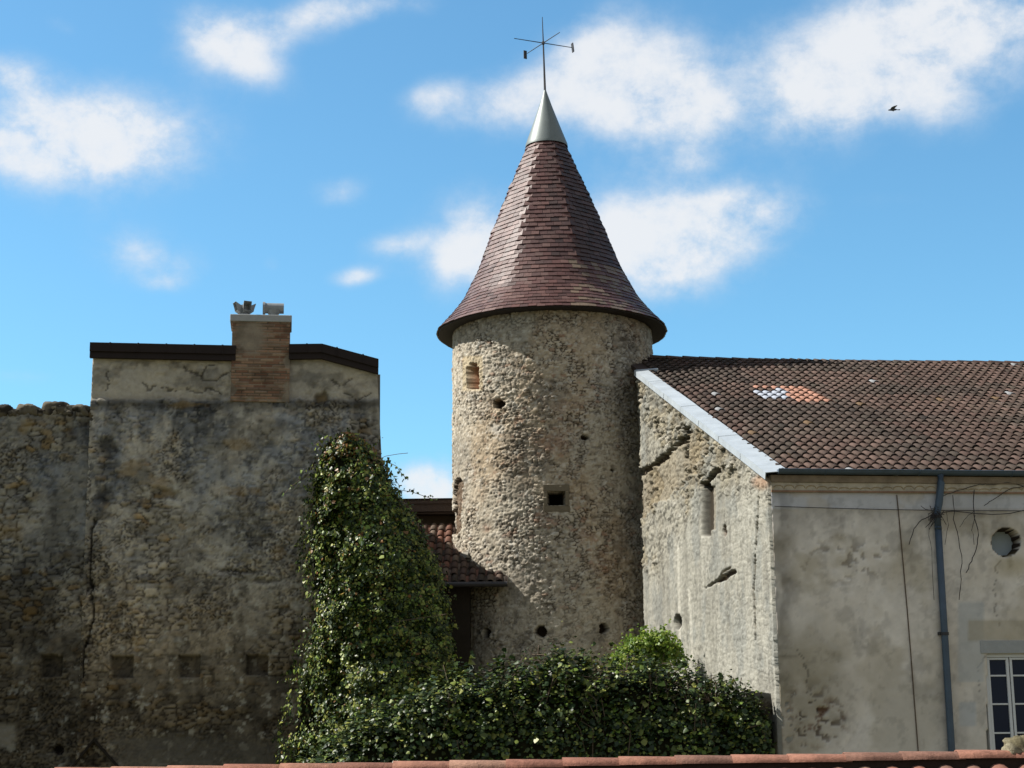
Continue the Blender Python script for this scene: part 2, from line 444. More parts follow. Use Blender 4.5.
def tower_surface():
    fine = np.linspace(-math.radians(108), math.radians(108), 430)
    coarse = np.linspace(math.radians(108), math.radians(252), 40)[1:-1]
    ph = np.concatenate([fine, coarse])
    zl = at(552, 690, TD - TR)[2]
    zs = np.concatenate([np.linspace(0, zl, 12)[:-1], np.linspace(zl, ZR + .05, 370)])
    PH, Z = np.meshgrid(ph, zs)
    U = PH * TR
    P0 = np.stack([TX + TR * np.sin(PH), TY - TR * np.cos(PH), Z], -1)
    px, py = proj(P0)
    vis = np.abs(PH) < math.radians(100)
    px = np.where(vis, px, -999)
    # rubble: two sizes of stone
    wu = U + .05 * (fbm(U * 4, Z * 4, 3) - .5); wz = Z + .05 * (fbm(U * 4, Z * 4, 4) - .5)
    e1, r1, q1 = worley(wu / .13, wz / .072, 31, .95)
    e2, r2, q2 = worley(wu / .065, wz / .042, 57, .95)
    big = sst(.42, .55, fbm(U * 1.7, Z * 1.7, 8, 3))
    s1 = sst(.03, .28, e1); s2 = sst(.05, .3, e2)
    st = s1 * (.55 + .45 * big) + s2 * (1 - big) * .45
    pad = fbm(U * 1.1, Z * .8, 41, 4)                       # where mortar covers the stones
    cover = sst(.52, .66, pad)
    H = .030 * (st * (1 - .6 * cover)) * (.45 + 1.0 * r1) + .022 * (fbm(U * 3, Z * 3, 12, 4) - .5) + .026 * (fbm(U * 12, Z * 15, 14, 3, .7) - .5)
    H += .03 * (fbm(U * .6, Z * .45, 5, 2) - .5)
    stone = pick(r1, [rgb(136, 125, 109), rgb(170, 158, 137), rgb(188, 177, 157), rgb(158, 148, 130), rgb(200, 189, 168), rgb(148, 134, 114)])
    stone = mix(stone, rgb(156, 116, 92), (q1 > .955) * .5)
    stone = mix(stone, rgb(196, 190, 176), (q1 < .05) * .5)
    mortar = mix(rgb(164, 153, 132), rgb(186, 174, 151), fbm(U * 2, Z * 2, 77))
    joint = rgb(80, 71, 58)
    C = mix(mix(joint, mortar, sst(.45, .6, fbm(U * 5, Z * 5, 61))), stone, sst(.2, .7, st) * .92)
    C = mix(C, mortar, cover * .6)
    # brown and grey weather patches
    C = mix(C, C * rgb(226, 206, 182) * 1.3, sst(.5, .72, fbm(U * .7 + 4, Z * .5, 19, 4)) * .45)
    C = mix(C, rgb(92, 88, 80), sst(.55, .7, fbm(U * 1.2, Z * .9 + 9, 23, 4)) * .35)
    top = 1 - sst(.15, .75, (ZR - Z) + .35 * (fbm(U * 1.5, Z * 1.5, 29) - .5))  # grey-dark band under the eave: its shade painted into the stone
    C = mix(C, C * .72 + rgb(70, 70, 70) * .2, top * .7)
    for (x, y, rx, ry, k) in ((552, 442, 17, 10, .6), (487, 527, 5, 4, .7), (570, 405, 20, 6, .3), (585, 535, 9, 9, .4), (520, 420, 4, 4, .6), (600, 560, 10, 12, .35), (545, 520, 14, 8, .35)):
        C = mix(C, rgb(150, 108, 84), blob(px + 14 * (fbm(px * .13, py * .13, 97, 3) - .5), py + 14 * (fbm(px * .13, py * .13, 98, 3) - .5), x, y, rx, ry, .7) * k * .7)
    C = mix(C, rgb(205, 200, 186), blob(px, py, 497, 429, 7, 4, .6) * .5)
    pit = fbm(U * 9, Z * 12, 15, 3, .7) ; pm_ = sst(.60, .66, pit); H = H - .014 * pm_; C = C * (1 - .38 * pm_)[..., None]
    C = mix(C, rgb(206, 198, 180), sst(.62, .7, fbm(U * 10, Z * 13, 16, 3, .7)) * .45)
    C = C * np.array([.965, 1.0, 1.075])
    # openings and put-log holes: real recesses
    def hole(mask, depth, col):
        nonlocal H, C
        H = np.where(mask > .5, -depth, H); C = mix(C, col, (mask > .5) * 1.0)
    arch = inrect(px, py, 467.0, 363, 479.0, 389) * (1 - (np.abs(px - 473.5) > 3.4) * (py < 367))
    hole(arch, .34, rgb(150, 88, 58))
    C = mix(C, rgb(176, 160, 128), (inrect(px, py, 463, 356, 483, 391) - arch).clip(0, 1) * .6)
    hole(inrect(px, py, 547.5, 491.5, 565, 505), .5, rgb(20, 16, 14))
    for (x, y, rx, ry, d) in ((499, 404, 6, 4.5, .2), (585, 437, 4, 3, .16), (541, 631, 5.5, 6.5, .24), (487, 633, 3, 6, .16), (604, 628, 5, 5, .2), (612, 470, 2, 2, .08)):
        w = fbm(px * .25, py * .25, 91, 2) - .5
        hole(blob(px, py, x + 3 * w, y - 3 * w, rx, ry, .1), d, rgb(46, 38, 30))
    # torn scar left by a wall that once met the tower
    sc = (segdist(px, py, [(459, 482), (458, 505), (456.5, 530)]) < 4.5 + 3 * (fbm(px * .15, py * .15, 7) - .5)) & (px > 440)
    H = np.where(sc, H - .10, H); C = mix(C, rgb(92, 72, 54), sc * .8)
    RR = TR + H
    V = np.stack([TX + RR * np.sin(PH), TY - RR * np.cos(PH), Z], -1)
    nr, nc = PH.shape
    i = (np.arange(nr - 1)[:, None] * nc + np.arange(nc)[None, :]).ravel()
    j = (np.arange(nr - 1)[:, None] * nc + (np.arange(nc)[None, :] + 1) % nc).ravel()
    Q = np.stack([i, j, j + nc, i + nc], 1)
    return V.reshape(-1, 3), Q, C.reshape(-1, 3)


tower = thing('round_tower', 'round rubble stone tower with steep flared tiled spire and zinc tip', 'tower', (TX, TY, 0))
V, Q, C = tower_surface()
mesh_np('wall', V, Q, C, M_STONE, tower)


def tower_pt(x, y, h=0):
    """point of the tower face seen at that place of the photo"""
    r = ray(x, y); R = TR + h
    a = r[0] ** 2 + r[1] ** 2; b = -2 * (r[0] * TX + r[1] * TY); c = TX ** 2 + TY ** 2 - R * R
    t = (-b - math.sqrt(max(b * b - 4 * a * c, 0))) / (2 * a)
    return E0 + r * t


# smooth stone surround of the small square window
ws = MB()
for (x0, y0, x1, y1, h) in ((543, 484.5, 569.5, 491, .035), (543, 505.5, 570, 511.5, .03), (543.5, 491.4, 547.3, 505.2, .028), (565.2, 491.4, 569.3, 505.2, .028)):
    q = [tower_pt(a, b, h + .01) for a, b in ((x0, y1), (x1, y1), (x1, y0), (x0, y0))]
    nrm = np.array([(q[0] + q[2])[0] / 2 - TX, (q[0] + q[2])[1] / 2 - TY, 0]); nrm /= np.linalg.norm(nrm)
    qb = [p - nrm * .12 for p in q]
    ws.hexa([qb[0], qb[1], q[1], q[0], qb[3], qb[2], q[2], q[3]], rgb(112, 103, 87))
ws.build('window_surround', M_STONE, tower, bevel=.008)

# ---- spire
prof_px = [(90, 0.0), (140, 16.0), (190, 38.0), (232, 55.5), (274, 72.0), (304, 88.0), (320, 101.0), (334, 114.5)]
APEX = at(545.0, 90, TD)
LEAN = np.array([APEX[0] - TX, 0, 0])


def zpx(y): return at(552, y, TD)[2]


PZ = np.array([zpx(y) for y, _ in prof_px])
PR = np.array([w * ((np.array([TX, TY, z]) - E0) @ FWD) / F for (_, w), z in zip(prof_px, PZ)])


def sp_r(z): return float(np.interp(z, PZ[::-1], PR[::-1]))


OCT = math.radians(-4)


def sp_pt(phi, z, dr=0.):
    r = sp_r(z) + dr
    k = np.clip((z - PZ[-2]) / (PZ[3] - PZ[-2]), 0.22, 1)            # octagon above, round below
    a = (phi - OCT + math.pi / 8) % (math.pi / 4) - math.pi / 8
    o = math.cos(math.pi / 8) / math.cos(a) * 1.035
    r = r * (1 - k + k * o)
    t = np.clip((z - PZ[-1]) / (PZ[0] - PZ[-1]), 0, 1)
    return np.array([TX + LEAN[0] * t + r * math.sin(phi), TY - r * math.cos(phi), z])


spm = MB()
zz = np.concatenate([np.linspace(PZ[-1], PZ[4], 14)[:-1], np.linspace(PZ[4], PZ[1], 30)])
# courses by slope length
slen = np.concatenate([[0], np.cumsum(np.hypot(np.diff(zz), np.diff([sp_r(z) for z in zz])))])
EXPO = .128
nco = int(slen[-1] / EXPO)
palette = [rgb(74, 45, 42), rgb(80, 50, 46), rgb(88, 59, 54), rgb(76, 46, 43), rgb(92, 66, 61), rgb(68, 43, 40)]
for k in range(nco):
    z0 = float(np.interp(k * EXPO, slen, zz)); z1 = float(np.interp(min((k + 1.35) * EXPO, slen[-1]), slen, zz))
    n = max(12, int(2 * math.pi * sp_r(z0) / .195))
    off = (k % 2) * .5 + random.uniform(-.1, .1)
    for i in range(n):
        p0 = 2 * math.pi * (i + off) / n; p1 = 2 * math.pi * (i + 1 + off) / n - .006 / sp_r(z0)
        lift = .022 + random.random() * .014; up = .002
        jz = random.uniform(-.008, .006)
        a = sp_pt(p0, z0 + jz, lift + .012); b = sp_pt(p1, z0 + jz, lift + .012 + random.uniform(-.004, .004)); c = sp_pt(p1, z1, up + .012); d = sp_pt(p0, z1, up + .012)
        a2 = sp_pt(p0, z0 + jz - .006, lift - .024); b2 = sp_pt(p1, z0 + jz - .006, lift - .024); c2 = sp_pt(p1, z1, -.004); d2 = sp_pt(p0, z1, -.004)
        col = palette[min(5, int(random.random() * 6))] * random.uniform(.8, 1.15)
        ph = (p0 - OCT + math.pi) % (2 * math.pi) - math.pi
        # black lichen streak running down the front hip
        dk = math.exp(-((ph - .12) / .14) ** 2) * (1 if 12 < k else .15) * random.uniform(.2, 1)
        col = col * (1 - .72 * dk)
        if k > 12: col = col * (1 - .76 * float(sst(.30, .44, ph) * (1 - sst(1.6, 2.2, ph))) * random.uniform(.5, 1))  # right-hand facets darkened: their shade painted into the tile colours
        # pale lichen low on the right-hand side
        if k < 13 and .2 < ph < 1.3 and random.random() < .4: col = col * .6 + rgb(128, 120, 98) * .4
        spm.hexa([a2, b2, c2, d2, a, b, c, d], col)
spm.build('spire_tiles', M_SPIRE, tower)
# underlay and eave board
un = MB(); n = 64
rows = [[sp_pt(2 * math.pi * i / n, z, -.012) for i in range(n)] for z in zz]
un.add([p for r in rows for p in r], [(i * n + k, i * n + (k + 1) % n, (i + 1) * n + (k + 1) % n, (i + 1) * n + k) for i in range(len(rows) - 1) for k in range(n)])
rim = [sp_pt(2 * math.pi * i / n, PZ[-1], -.012) for i in range(n)]
fz = [p - Zv * .035 for p in rim]
inn = [np.array([TX + (TR - .1) * math.sin(2 * math.pi * i / n), TY - (TR - .1) * math.cos(2 * math.pi * i / n), PZ[-1] - .03]) for i in range(n)]
un.add(rim + fz + inn, [(k, (k + 1) % n, n + (k + 1) % n, n + k) for k in range(n)] + [(n + k, n + (k + 1) % n, 2 * n + (k + 1) % n, 2 * n + k) for k in range(n)])
un.build('eave_soffit', M_SOFF, tower)
# zinc tip
zt_ = MB()
prof = [(.53, zpx(147.5)), (.525, zpx(145)), (.33, zpx(124.5)), (.16, zpx(106)), (.05, zpx(93)), (.018, zpx(89))]
vv = []; nn_ = 40
for r, z in prof:
    t = (z - PZ[-1]) / (PZ[0] - PZ[-1])
    vv += [(TX + LEAN[0] * t + r * math.sin(2 * math.pi * k / nn_), TY - r * math.cos(2 * math.pi * k / nn_), z) for k in range(nn_)]
zt_.add(vv, [(i * nn_ + k, i * nn_ + (k + 1) % nn_, (i + 1) * nn_ + (k + 1) % nn_, (i + 1) * nn_ + k) for i in range(len(prof) - 1) for k in range(nn_)])
zt_.build('zinc_tip', M_ZINC, tower, smooth=True)
# weather vane
A0 = np.array([TX + LEAN[0], TY, PZ[0]])
top = at(542.3, 17, TD); top = np.array([top[0], TY, top[2]])
hub = A0 + (top - A0) * ((at(543.4, 43, TD)[2] - A0[2]) / (top[2] - A0[2]))
rd = MB(); rd.tube([A0 - Zv * .1, A0 + (hub - A0) * .6, hub], [.03, .022, .018], 8); rd.tube([hub, top], [.017, .008], 6)
rod = rd.build('weather_vane', M_IRON, tower)
su = 1 / F * ((hub - E0) @ FWD)
hb = MB(); hb.tube([hub - Zv * .04, hub + Zv * .04], .032, 8); hb.build('hub', M_IRON, rod)
for (vx, vy, plate) in ((-28.5, -12, 0), (28.5, 12, 1), (15.5, -25, 0), (-15.5, 25, 2)):
    e = hub + np.array([vx, vy, 0]) * su * 1.02
    am = MB(); am.tube([hub, e], [.012, .009], 6); ar = am.build('arm', M_IRON, rod)
    if plate:
        pm = MB(); t = np.array([vx, vy, 0]); t /= np.linalg.norm(t); s_ = np.array([-t[1], t[0], 0])
        e2 = e + t * (.02 if plate == 1 else .1)
        w, h = (.045, .11) if plate == 2 else (.05, .13)
        tl = s_ * .03 if plate == 1 else 0
        pm.hexa([e2 - s_ * w - t * .01 - Zv * h - tl, e2 + s_ * w - t * .01 - Zv * h - tl, e2 + s_ * w + t * .01 - Zv * h - tl, e2 - s_ * w + t * .01 - Zv * h - tl,
                 e2 - s_ * w - t * .01 + Zv * h + tl, e2 + s_ * w - t * .01 + Zv * h + tl, e2 + s_ * w + t * .01 + Zv * h + tl, e2 - s_ * w + t * .01 + Zv * h + tl])
        pm.build('end_plate', M_IRON, rod)

# ================================================================== LEFT STONE HOUSE
bx = ray(380, 600)[0] * 36.0
PB = Plane((bx, 36.0), ANG)
zb_at = lambda y, x=235: PB.uz(x, y)[1]
uBL = PB.uz(91.5, 380)[0]; 


def uB_R(z):
    z1, z2 = PB.uz(378, 372)[1], PB.uz(382, 470)[1]
    u1, u2 = PB.uz(377.5, 372)[0], PB.uz(382, 470)[0]
    return float(np.interp(z, [z2 - 5, z2, z1], [u2 + .06, u2, u1]))


def ztopB(s):
    pts = [(0, 349), (.8, 352), (.81, 350), (1.0, 367)]
    y = np.interp(s, [p[0] for p in pts], [p[1] for p in pts])
    return PB.uz(91 + 288 * s, y)[1]


def warp(px, py, k=.1, a=12, sd=97):
    return px + a * (fbm(px * k, py * k, sd, 3) - .5), py + a * (fbm(px * k, py * k, sd + 1, 3) - .5)


def masonry_left(px, py, U, Z):
    wu = U + .12 * (fbm(U * 4, Z * 4, 3) - .5); wz = Z + .10 * (fbm(U * 2.5, Z * 2.5, 4) - .5)
    e1, r1, q1 = worley(wu / .23, wz / .115, 131, .9)
    e2, r2, q2 = worley(wu / .10, wz / .06, 157, .92)
    big = sst(.4, .56, fbm(U * .9, Z * .9, 108, 3))
    s1 = sst(.03, .2, e1); s2 = sst(.04, .26, e2)
    st = s1 * big + s2 * (1 - big)
    pl = sst(.53, .66, fbm(U * .75 + 3, Z * .85, 141, 5, .6))           # remaining render
    H = .05 * st * (.3 + 1.0 * r1) * (1 - .7 * pl) + .025 * pl + .04 * (fbm(U * 3, Z * 3, 112, 4) - .5) + .02 * (fbm(U * 14, Z * 14, 114, 2) - .5)
    r = np.where(big > .5, r1, r2)
    stone = pick(r, [rgb(112, 108, 99), rgb(142, 136, 123), rgb(160, 152, 134), rgb(126, 122, 115), rgb(172, 163, 143), rgb(132, 118, 94)])
    ochre = (q1 > .86) * big * sst(.4, .6, fbm(U * .5, Z * .8, 177))
    stone = mix(stone, rgb(150, 118, 60), ochre * .6)
    stone = mix(stone, rgb(160, 158, 150), (q2 > .9) * (1 - big) * .5)
    joint = rgb(52, 47, 40)
    C = mix(np.broadcast_to(joint, stone.shape), stone, .25 + .75 * st)
    ren = mix(rgb(136, 134, 127), rgb(176, 170, 156), fbm(U * 2.2, Z * 2.2, 15, 5, .6))
    C = mix(C, ren, pl * .7)
    # blue-grey tint of sky light painted above, brown stain below, black algae streaks
    C = mix(C, rgb(120, 126, 132), sst(.45, .65, fbm(U * 1.6, Z * 1.2, 19, 5, .6)) * (1 - sst(480, 620, py)) * .6)
    C = mix(C, C * rgb(214, 190, 150) * 1.1, sst(540, 660, py + 60 * (fbm(U * .8, Z * .8, 44) - .5)) * .5)
    C = C * (1 - .32 * sst(.5, .68, fbm(U * 2.4, Z * .8, 23, 5, .6)))[..., None]
    C = C * (.62 + .84 * fbm(U * 5, Z * 6, 27, 4, .7))[..., None]
    C = C * (1 - .42 * sst(.5, .66, fbm(U * .75 + 11, Z * .9, 29, 5, .62)))[..., None]
    C = mix(C, rgb(150, 144, 128), sst(.56, .7, fbm(U * 1.1 + 5, Z * 1.4, 37, 5, .65)) * .35)
    foot_dark = sst(585, 700, py + 110 * (fbm(U * .7, Z * .7, 47, 4) - .5))  # darker towards the foot: painted shade mixed with real staining
    C = C * (1 - .56 * foot_dark)[..., None]
    spk = fbm(U * 9, Z * 9, 61, 3, .7)
    C = C * (1 - .45 * sst(.58, .7, spk))[..., None]
    C = mix(C, rgb(168, 164, 150), sst(.66, .74, fbm(U * 7, Z * 7, 71, 3, .6)) * .5)
    return H, C, st


def fn_block(px, py, U, Z):
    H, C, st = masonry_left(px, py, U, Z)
    up = 1 - sst(398, 402, py + 5 * (fbm(px * .06, py * .06, 5) - .5))
    ren = mix(rgb(142, 137, 125), rgb(186, 177, 158), fbm(U * 2.2, Z * 2.2, 215, 5, .6))
    ren = ren * (1 - .45 * sst(.52, .66, fbm(U * 1.7, Z * 2.4, 216, 5, .6)))[..., None]
    C = mix(C, ren, up * .75); H = H * (1 - .5 * up) - .07 * up
    xw, yw = warp(px, py, .12, 10)
    for pts_ in ([(186, 364), (192, 372), (201, 377), (211, 380), (222, 376), (232, 372)], [(200, 376), (205, 370), (214, 366)], [(108, 372), (110, 384), (104, 390)], [(140, 380), (150, 388), (166, 384), (176, 392)], [(186, 388), (200, 392), (214, 390), (226, 395)], [(330, 377), (340, 384), (352, 380)], [(345, 392), (358, 398), (372, 394)]):
        d_ = segdist(xw, yw, pts_) < .9; H = np.where(d_, H - .03, H); C = np.where(d_[..., None], C * .45, C)
    # soot under the ledge
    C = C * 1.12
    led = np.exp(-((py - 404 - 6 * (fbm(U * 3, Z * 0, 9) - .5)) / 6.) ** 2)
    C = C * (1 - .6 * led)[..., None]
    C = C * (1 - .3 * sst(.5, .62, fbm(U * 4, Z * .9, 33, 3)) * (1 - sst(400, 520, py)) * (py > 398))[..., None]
    # joint between the two walls
    d = segdist(px, py, [(100, 440), (94, 480), (96, 520), (90, 560), (92, 580), (93, 620), (84, 650), (82, 680), (76, 715)])
    d = segdist(*warp(px, py, .08, 7), [(95, 520), (90, 560), (92, 580), (93, 620), (84, 650), (82, 680), (76, 715)])
    ck = d < .3 + 1.5 * fbm(px * .1, py * .1, 4)
    H = np.where(ck, H - .09, H); C = np.where(ck[..., None], C * .3, C)
    for (x, y, rx, ry, dd) in ((107, 447, 10, 9, .09), (105, 494, 9, 8, .05), (86, 584, 8, 7, .07), (165, 494, 14, 5, .06), (322, 397, 7, 6, .1), (237, 572, 20, 2.5, .05), (265, 580, 16, 2, .05)):
        b = blob(xw, yw, x, y, rx, ry, .4); H = H - dd * b; C = mix(C, C * .45, b)
    for (x, y, rx, ry) in ((160, 483, 11, 7), (168, 494, 7, 4), (237, 492, 11, 5), (134, 466, 12, 5), (138, 641, 6, 5), (278, 553, 8, 6), (185, 405, 20, 3), (128, 474, 10, 4), (238, 444, 11, 5), (255, 493, 6, 4), (322, 397, 5, 4)):
        b = blob(xw, yw, x, y, rx * .95, ry * .95, .45); C = mix(C, C * .5 + rgb(140, 112, 58) * .5, b * .75)
    for (x, y, rx, ry) in ((210, 538, 8, 7), (238, 552, 9, 6), (254, 554, 9, 6), (160, 640, 6, 3), (178, 641, 5, 4), (10, 735, 14, 9)):
        b = blob(xw, yw, x, y, rx, ry, .3); C = mix(C, rgb(140, 136, 124), b * .5); H = H + .02 * b
    putlog(px, py, H, C)
    tri = (py > np.interp(px, [68, 94, 122], [772, 742, 772])) & (px > 68) & (px < 122); H = np.where(tri, H - .08, H); C = np.where(tri[..., None], C * .7, C)
    sm = sst(728, 745, py + 14 * (fbm(U * 1.2, Z, 8) - .5)) * sst(95, 130, px)       # smooth cement at the foot
    C = mix(C, rgb(88, 84, 76), sm * .7); H = H * (1 - .6 * sm)
    return H, C


def putlog(px, py, H, C):
    for (x, y) in ((122.5, 667), (190, 666), (257, 665), (52, 666)):
        b = inrect(px, py, x - 10.5, y - 10.5, x + 10.5, y + 10.5, .6)
        H[...] = np.where(b > .5, -.17 + .5 * H, H); C[...] = np.where((b > .5)[..., None], C * .62, C)
        b = blob(px, py, x - 4, y + 34, 7, 22, .6); C[...] = C * (1 - .3 * b)[..., None]


house = thing('stone_house', 'tall blackened rubble stone house with brick chimney and dark flat eaves', 'house', tuple(PB.pt(-3, 0)))
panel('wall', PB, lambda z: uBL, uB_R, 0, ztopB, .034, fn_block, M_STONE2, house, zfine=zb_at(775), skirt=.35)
body = MB(); zt0 = ztopB(0.2)
body.box(PB.pt(uBL + .05, 0, -.3), PB.d * (uB_R(8) - uBL - .12), -PB.n * .95, Zv * (ztopB(1.0) - .1), rgb(120, 114, 102))
body.box(PB.pt(uBL + .05, 0, -1.26), PB.d * (uB_R(8) - uBL - .14), -PB.n * 4.2, Zv * zb_at(436, 380), rgb(120, 114, 102))  # unseen rear block, height set for the shade it casts on the tower
body.build('unseen_rear_wall', M_STONE2, house)
# eaves: dark board with a bent right-hand end, and a low roof slab behind
rf = MB()
pts = [(90.5, 343.2, 357.5), (236, 346.4, 359.5), (289, 345.0, 359.5), (322, 344.6, 361.5), (378.3, 359.8, 375.5)]
fr = [(PB.uz(x, y), PB.uz(x, yb)) for x, y, yb in pts]
for (a, b) in zip(fr[:-1], fr[1:]):
    (ua, za), (_, ya) = a; (ub, zb2), (_, yb) = b
    fo = -.06 if (ua, za) == fr[1][0] else .10
    rf.hexa([PB.pt(ua, za - .03, fo), PB.pt(ub, zb2 - .03, fo), PB.pt(ub, zb2 - .03, -1.4), PB.pt(ua, za - .03, -1.4),
             PB.pt(ua, za + .0, fo), PB.pt(ub, zb2 + .0, fo), PB.pt(ub, zb2 + .06, -1.4), PB.pt(ua, za + .06, -1.4)], rgb(70, 56, 52))
rf.build('roof', M_EAVE, house)
fs = MB()
for k, (a, b) in enumerate(zip(fr[:-1], fr[1:])):
    if k == 1: continue
    (ua, za), (_, ya) = a; (ub, zb2), (_, yb) = b
    hh = .19
    for (t0, t1, h0, h1) in ((.01, .2, .085, .125), (.19, .33, -.02, .082)):
        fs.hexa([PB.pt(ua, za - t1, h0), PB.pt(ub, zb2 - t1, h0), PB.pt(ub, zb2 - t1, h1), PB.pt(ua, za - t1, h1),
                 PB.pt(ua, za - t0, h0), PB.pt(ub, zb2 - t0, h0), PB.pt(ub, zb2 - t0, h1), PB.pt(ua, za - t0, h1)])
for x_ in (110, 138, 166, 194, 222, 306, 336, 362):
    yy_ = float(np.interp(x_, [p[0] for p in pts], [p[1] for p in pts])); u_, z_ = PB.uz(x_, yy_)
    fs.box(PB.pt(u_, z_ - .20, .122), PB.d * .035, PB.n * .012, Zv * .205)
fs.build('eave_board', M_EAVE, house, bevel=.006)

# chimney
PC = Plane(PB.pt(0, 0, .05), ANG)
uc0, uc1 = PC.uz(231, 380)[0], PC.uz(289.5, 380)[0]


def fn_chim(px, py, U, Z):
    row = np.floor(Z / .064); off = (row % 2) * .13 + .05 * _h(row, row * 0, 3)
    bu = (U + off) / .27; col = np.floor(bu); fu = bu - col; fz = Z / .064 - row
    j = np.minimum(np.minimum(fu, 1 - fu) * .27, np.minimum(fz, 1 - fz) * .064)
    br = sst(.004, .011, j); r = _h(col, row, 5)
    C = pick(r, [rgb(112, 82, 66), rgb(134, 102, 82), rgb(148, 120, 98), rgb(112, 92, 78), rgb(152, 130, 108)])
    mo = mix(rgb(124, 112, 96), rgb(150, 138, 116), fbm(U * 4, Z * 4, 4))
    C = mix(np.where((_h(row, col * 0, 8) > .6)[..., None], mo * .45, mo), C, br)
    p = np.maximum(blob(px, py, 250, 337, 15, 17, .4), sst(.56, .64, fbm(U * 2.5, Z * 3, 55, 4)) * .9)
    pc = mix(rgb(118, 110, 98), rgb(146, 136, 118), fbm(U * 6, Z * 6, 12))
    C = mix(C, pc, p * .85)
    C = C * (1 - .35 * sst(.5, .7, fbm(U * 3, Z * 3, 66, 4)))[..., None]
    return .018 * br * (1 - p) * (.5 + r) + .012 * (fbm(U * 8, Z * 8, 21) - .5), C


M_BRICK = mat('old_brick', attr=True, rough=.95, noise=(25, .25), bump=(60, .4), spec=.15)
zc0, zc1 = PC.uz(260, 402)[1], PC.uz(260, 322)[1]
bb = MB(); bb.box(PC.pt(uc0 + .01, zc0 + .03, -.03), PC.d * (uc1 - uc0 - .02), -PC.n * .85, Zv * (zc1 - zc0 - .03), rgb(138, 102, 82))
chim = bb.build('chimney', M_BRICK, house)
panel('brick_face', PC, lambda z: uc0 + (.03 if z > PC.uz(260, 345)[1] and False else 0), lambda z: uc1, zc0, lambda s: zc1, .018, fn_chim, M_BRICK, chim, skirt=.06)
cp = MB(); zc2 = PC.uz(260, 315)[1]
cp.box(PC.pt(uc0 - .05, zc1 + .002, .04), PC.d * (uc1 - uc0 + .08), -PC.n * .98, Zv * (zc2 - zc1))
cp.build('cap_slab', M_CONC, chim, bevel=.015)
ca = PC.pt(PC.uz(244, 311)[0], zc2, -.26); cb_ = PC.pt(PC.uz(273.5, 311)[0], zc2, -.26)
# star-shaped cowl: short neck with outlets pointing up and out
cw = MB(); cw.tube([ca, ca + Zv * .07], .13, 16); cw.tube([ca + Zv * .07, ca + Zv * .27], [.09, .10], 12)
for k in range(4):
    an = math.radians(28 + 90 * k); t = np.array([math.cos(an), math.sin(an), 0]); s_ = np.array([-t[1], t[0], 0])
    i0 = ca + t * .04 + Zv * .13; o0 = ca + t * .21 + Zv * .20
    q = lambda p, w, h0, h1: [p - s_ * w + Zv * h0, p + s_ * w + Zv * h0, p + s_ * w + Zv * h1, p - s_ * w + Zv * h1]
    A = q(i0, .06, -.09, .10); B = q(o0, .09, -.07, .12)
    B = [B[0] - t * .03, B[1] - t * .03, B[2] + t * .02, B[3] + t * .02]
    cw.add(A + B, [(0, 1, 5, 4), (1, 2, 6, 5), (2, 3, 7, 6), (3, 0, 4, 7)])
cow = cw.build('cowl', M_COWL, chim)
sd = cow.modifiers.new('sol', 'SOLIDIFY'); sd.thickness = .012
cw = MB(); cw.tube([cb_, cb_ + Zv * .08, cb_ + Zv * .16], [.09, .11, .17], 18)
dv = PC.d
cw.tube([cb_ + Zv * .22 - dv * .23, cb_ + Zv * .22 + dv * .22], .115, 18, cap=False); cw.tube([cb_ + Zv * .22 - dv * .17, cb_ + Zv * .22 + dv * .17], .10, 14)
cw.tube([cb_ + Zv * .22 - dv * .235, cb_ + Zv * .22 - dv * .18], .14, 18, cap=False)
cow = cw.build('cowl', M_COWL, chim); sd = cow.modifiers.new('sol', 'SOLIDIFY'); sd.thickness = .012

# gabled stone hood at the foot of the wall
nb = MB()
ga, gb, gc = PB.uz(94, 742), PB.uz(70, 772), PB.uz(121, 772)
for (p, q) in ((gb, ga), (ga, gc)):
    a0 = PB.pt(p[0], p[1], -.03); a1 = PB.pt(q[0], q[1], -.03); th = Zv * .08; out = PB.n * .10
    nb.hexa([a0, a1, a1 + out, a0 + out, a0 + th, a1 + th, a1 + out + th, a0 + out + th], rgb(38, 34, 29))
nb.build('gable_hood', M_STONE2, house, bevel=.01)

# ================================================================== OLD WALL ON THE LEFT
PW = Plane(PB.pt(0, 0, -.015), ANG)


def fn_cw(px, py, U, Z):
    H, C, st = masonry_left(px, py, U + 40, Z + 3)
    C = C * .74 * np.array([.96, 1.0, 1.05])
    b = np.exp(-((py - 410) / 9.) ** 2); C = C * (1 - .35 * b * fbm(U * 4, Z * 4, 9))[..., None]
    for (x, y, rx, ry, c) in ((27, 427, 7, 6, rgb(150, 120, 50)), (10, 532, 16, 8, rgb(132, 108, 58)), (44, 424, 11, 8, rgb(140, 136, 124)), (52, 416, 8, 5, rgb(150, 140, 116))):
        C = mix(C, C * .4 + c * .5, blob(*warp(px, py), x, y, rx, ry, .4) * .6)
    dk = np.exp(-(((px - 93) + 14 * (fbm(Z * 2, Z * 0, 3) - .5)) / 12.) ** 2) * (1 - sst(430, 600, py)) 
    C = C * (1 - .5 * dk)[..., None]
    C = C * (1 - .5 * sst(.47, .6, fbm(U * .8, Z * 1.1, 333, 4)) * sst(540, 600, py) * (1 - sst(640, 680, py)))[..., None]
    putlog(px, py, H, C)
    b = blob(px, py, 59, 750, 5, 5, .15); H[...] = np.where(b > .5, -.15, H); C[...] = mix(C, rgb(30, 26, 22), b)
    b = inrect(px, py, -60, 724, 15, 747, 3); C[...] = mix(C, rgb(118, 114, 104), b * .8); H[...] = H * (1 - .7 * b)
    return H, C


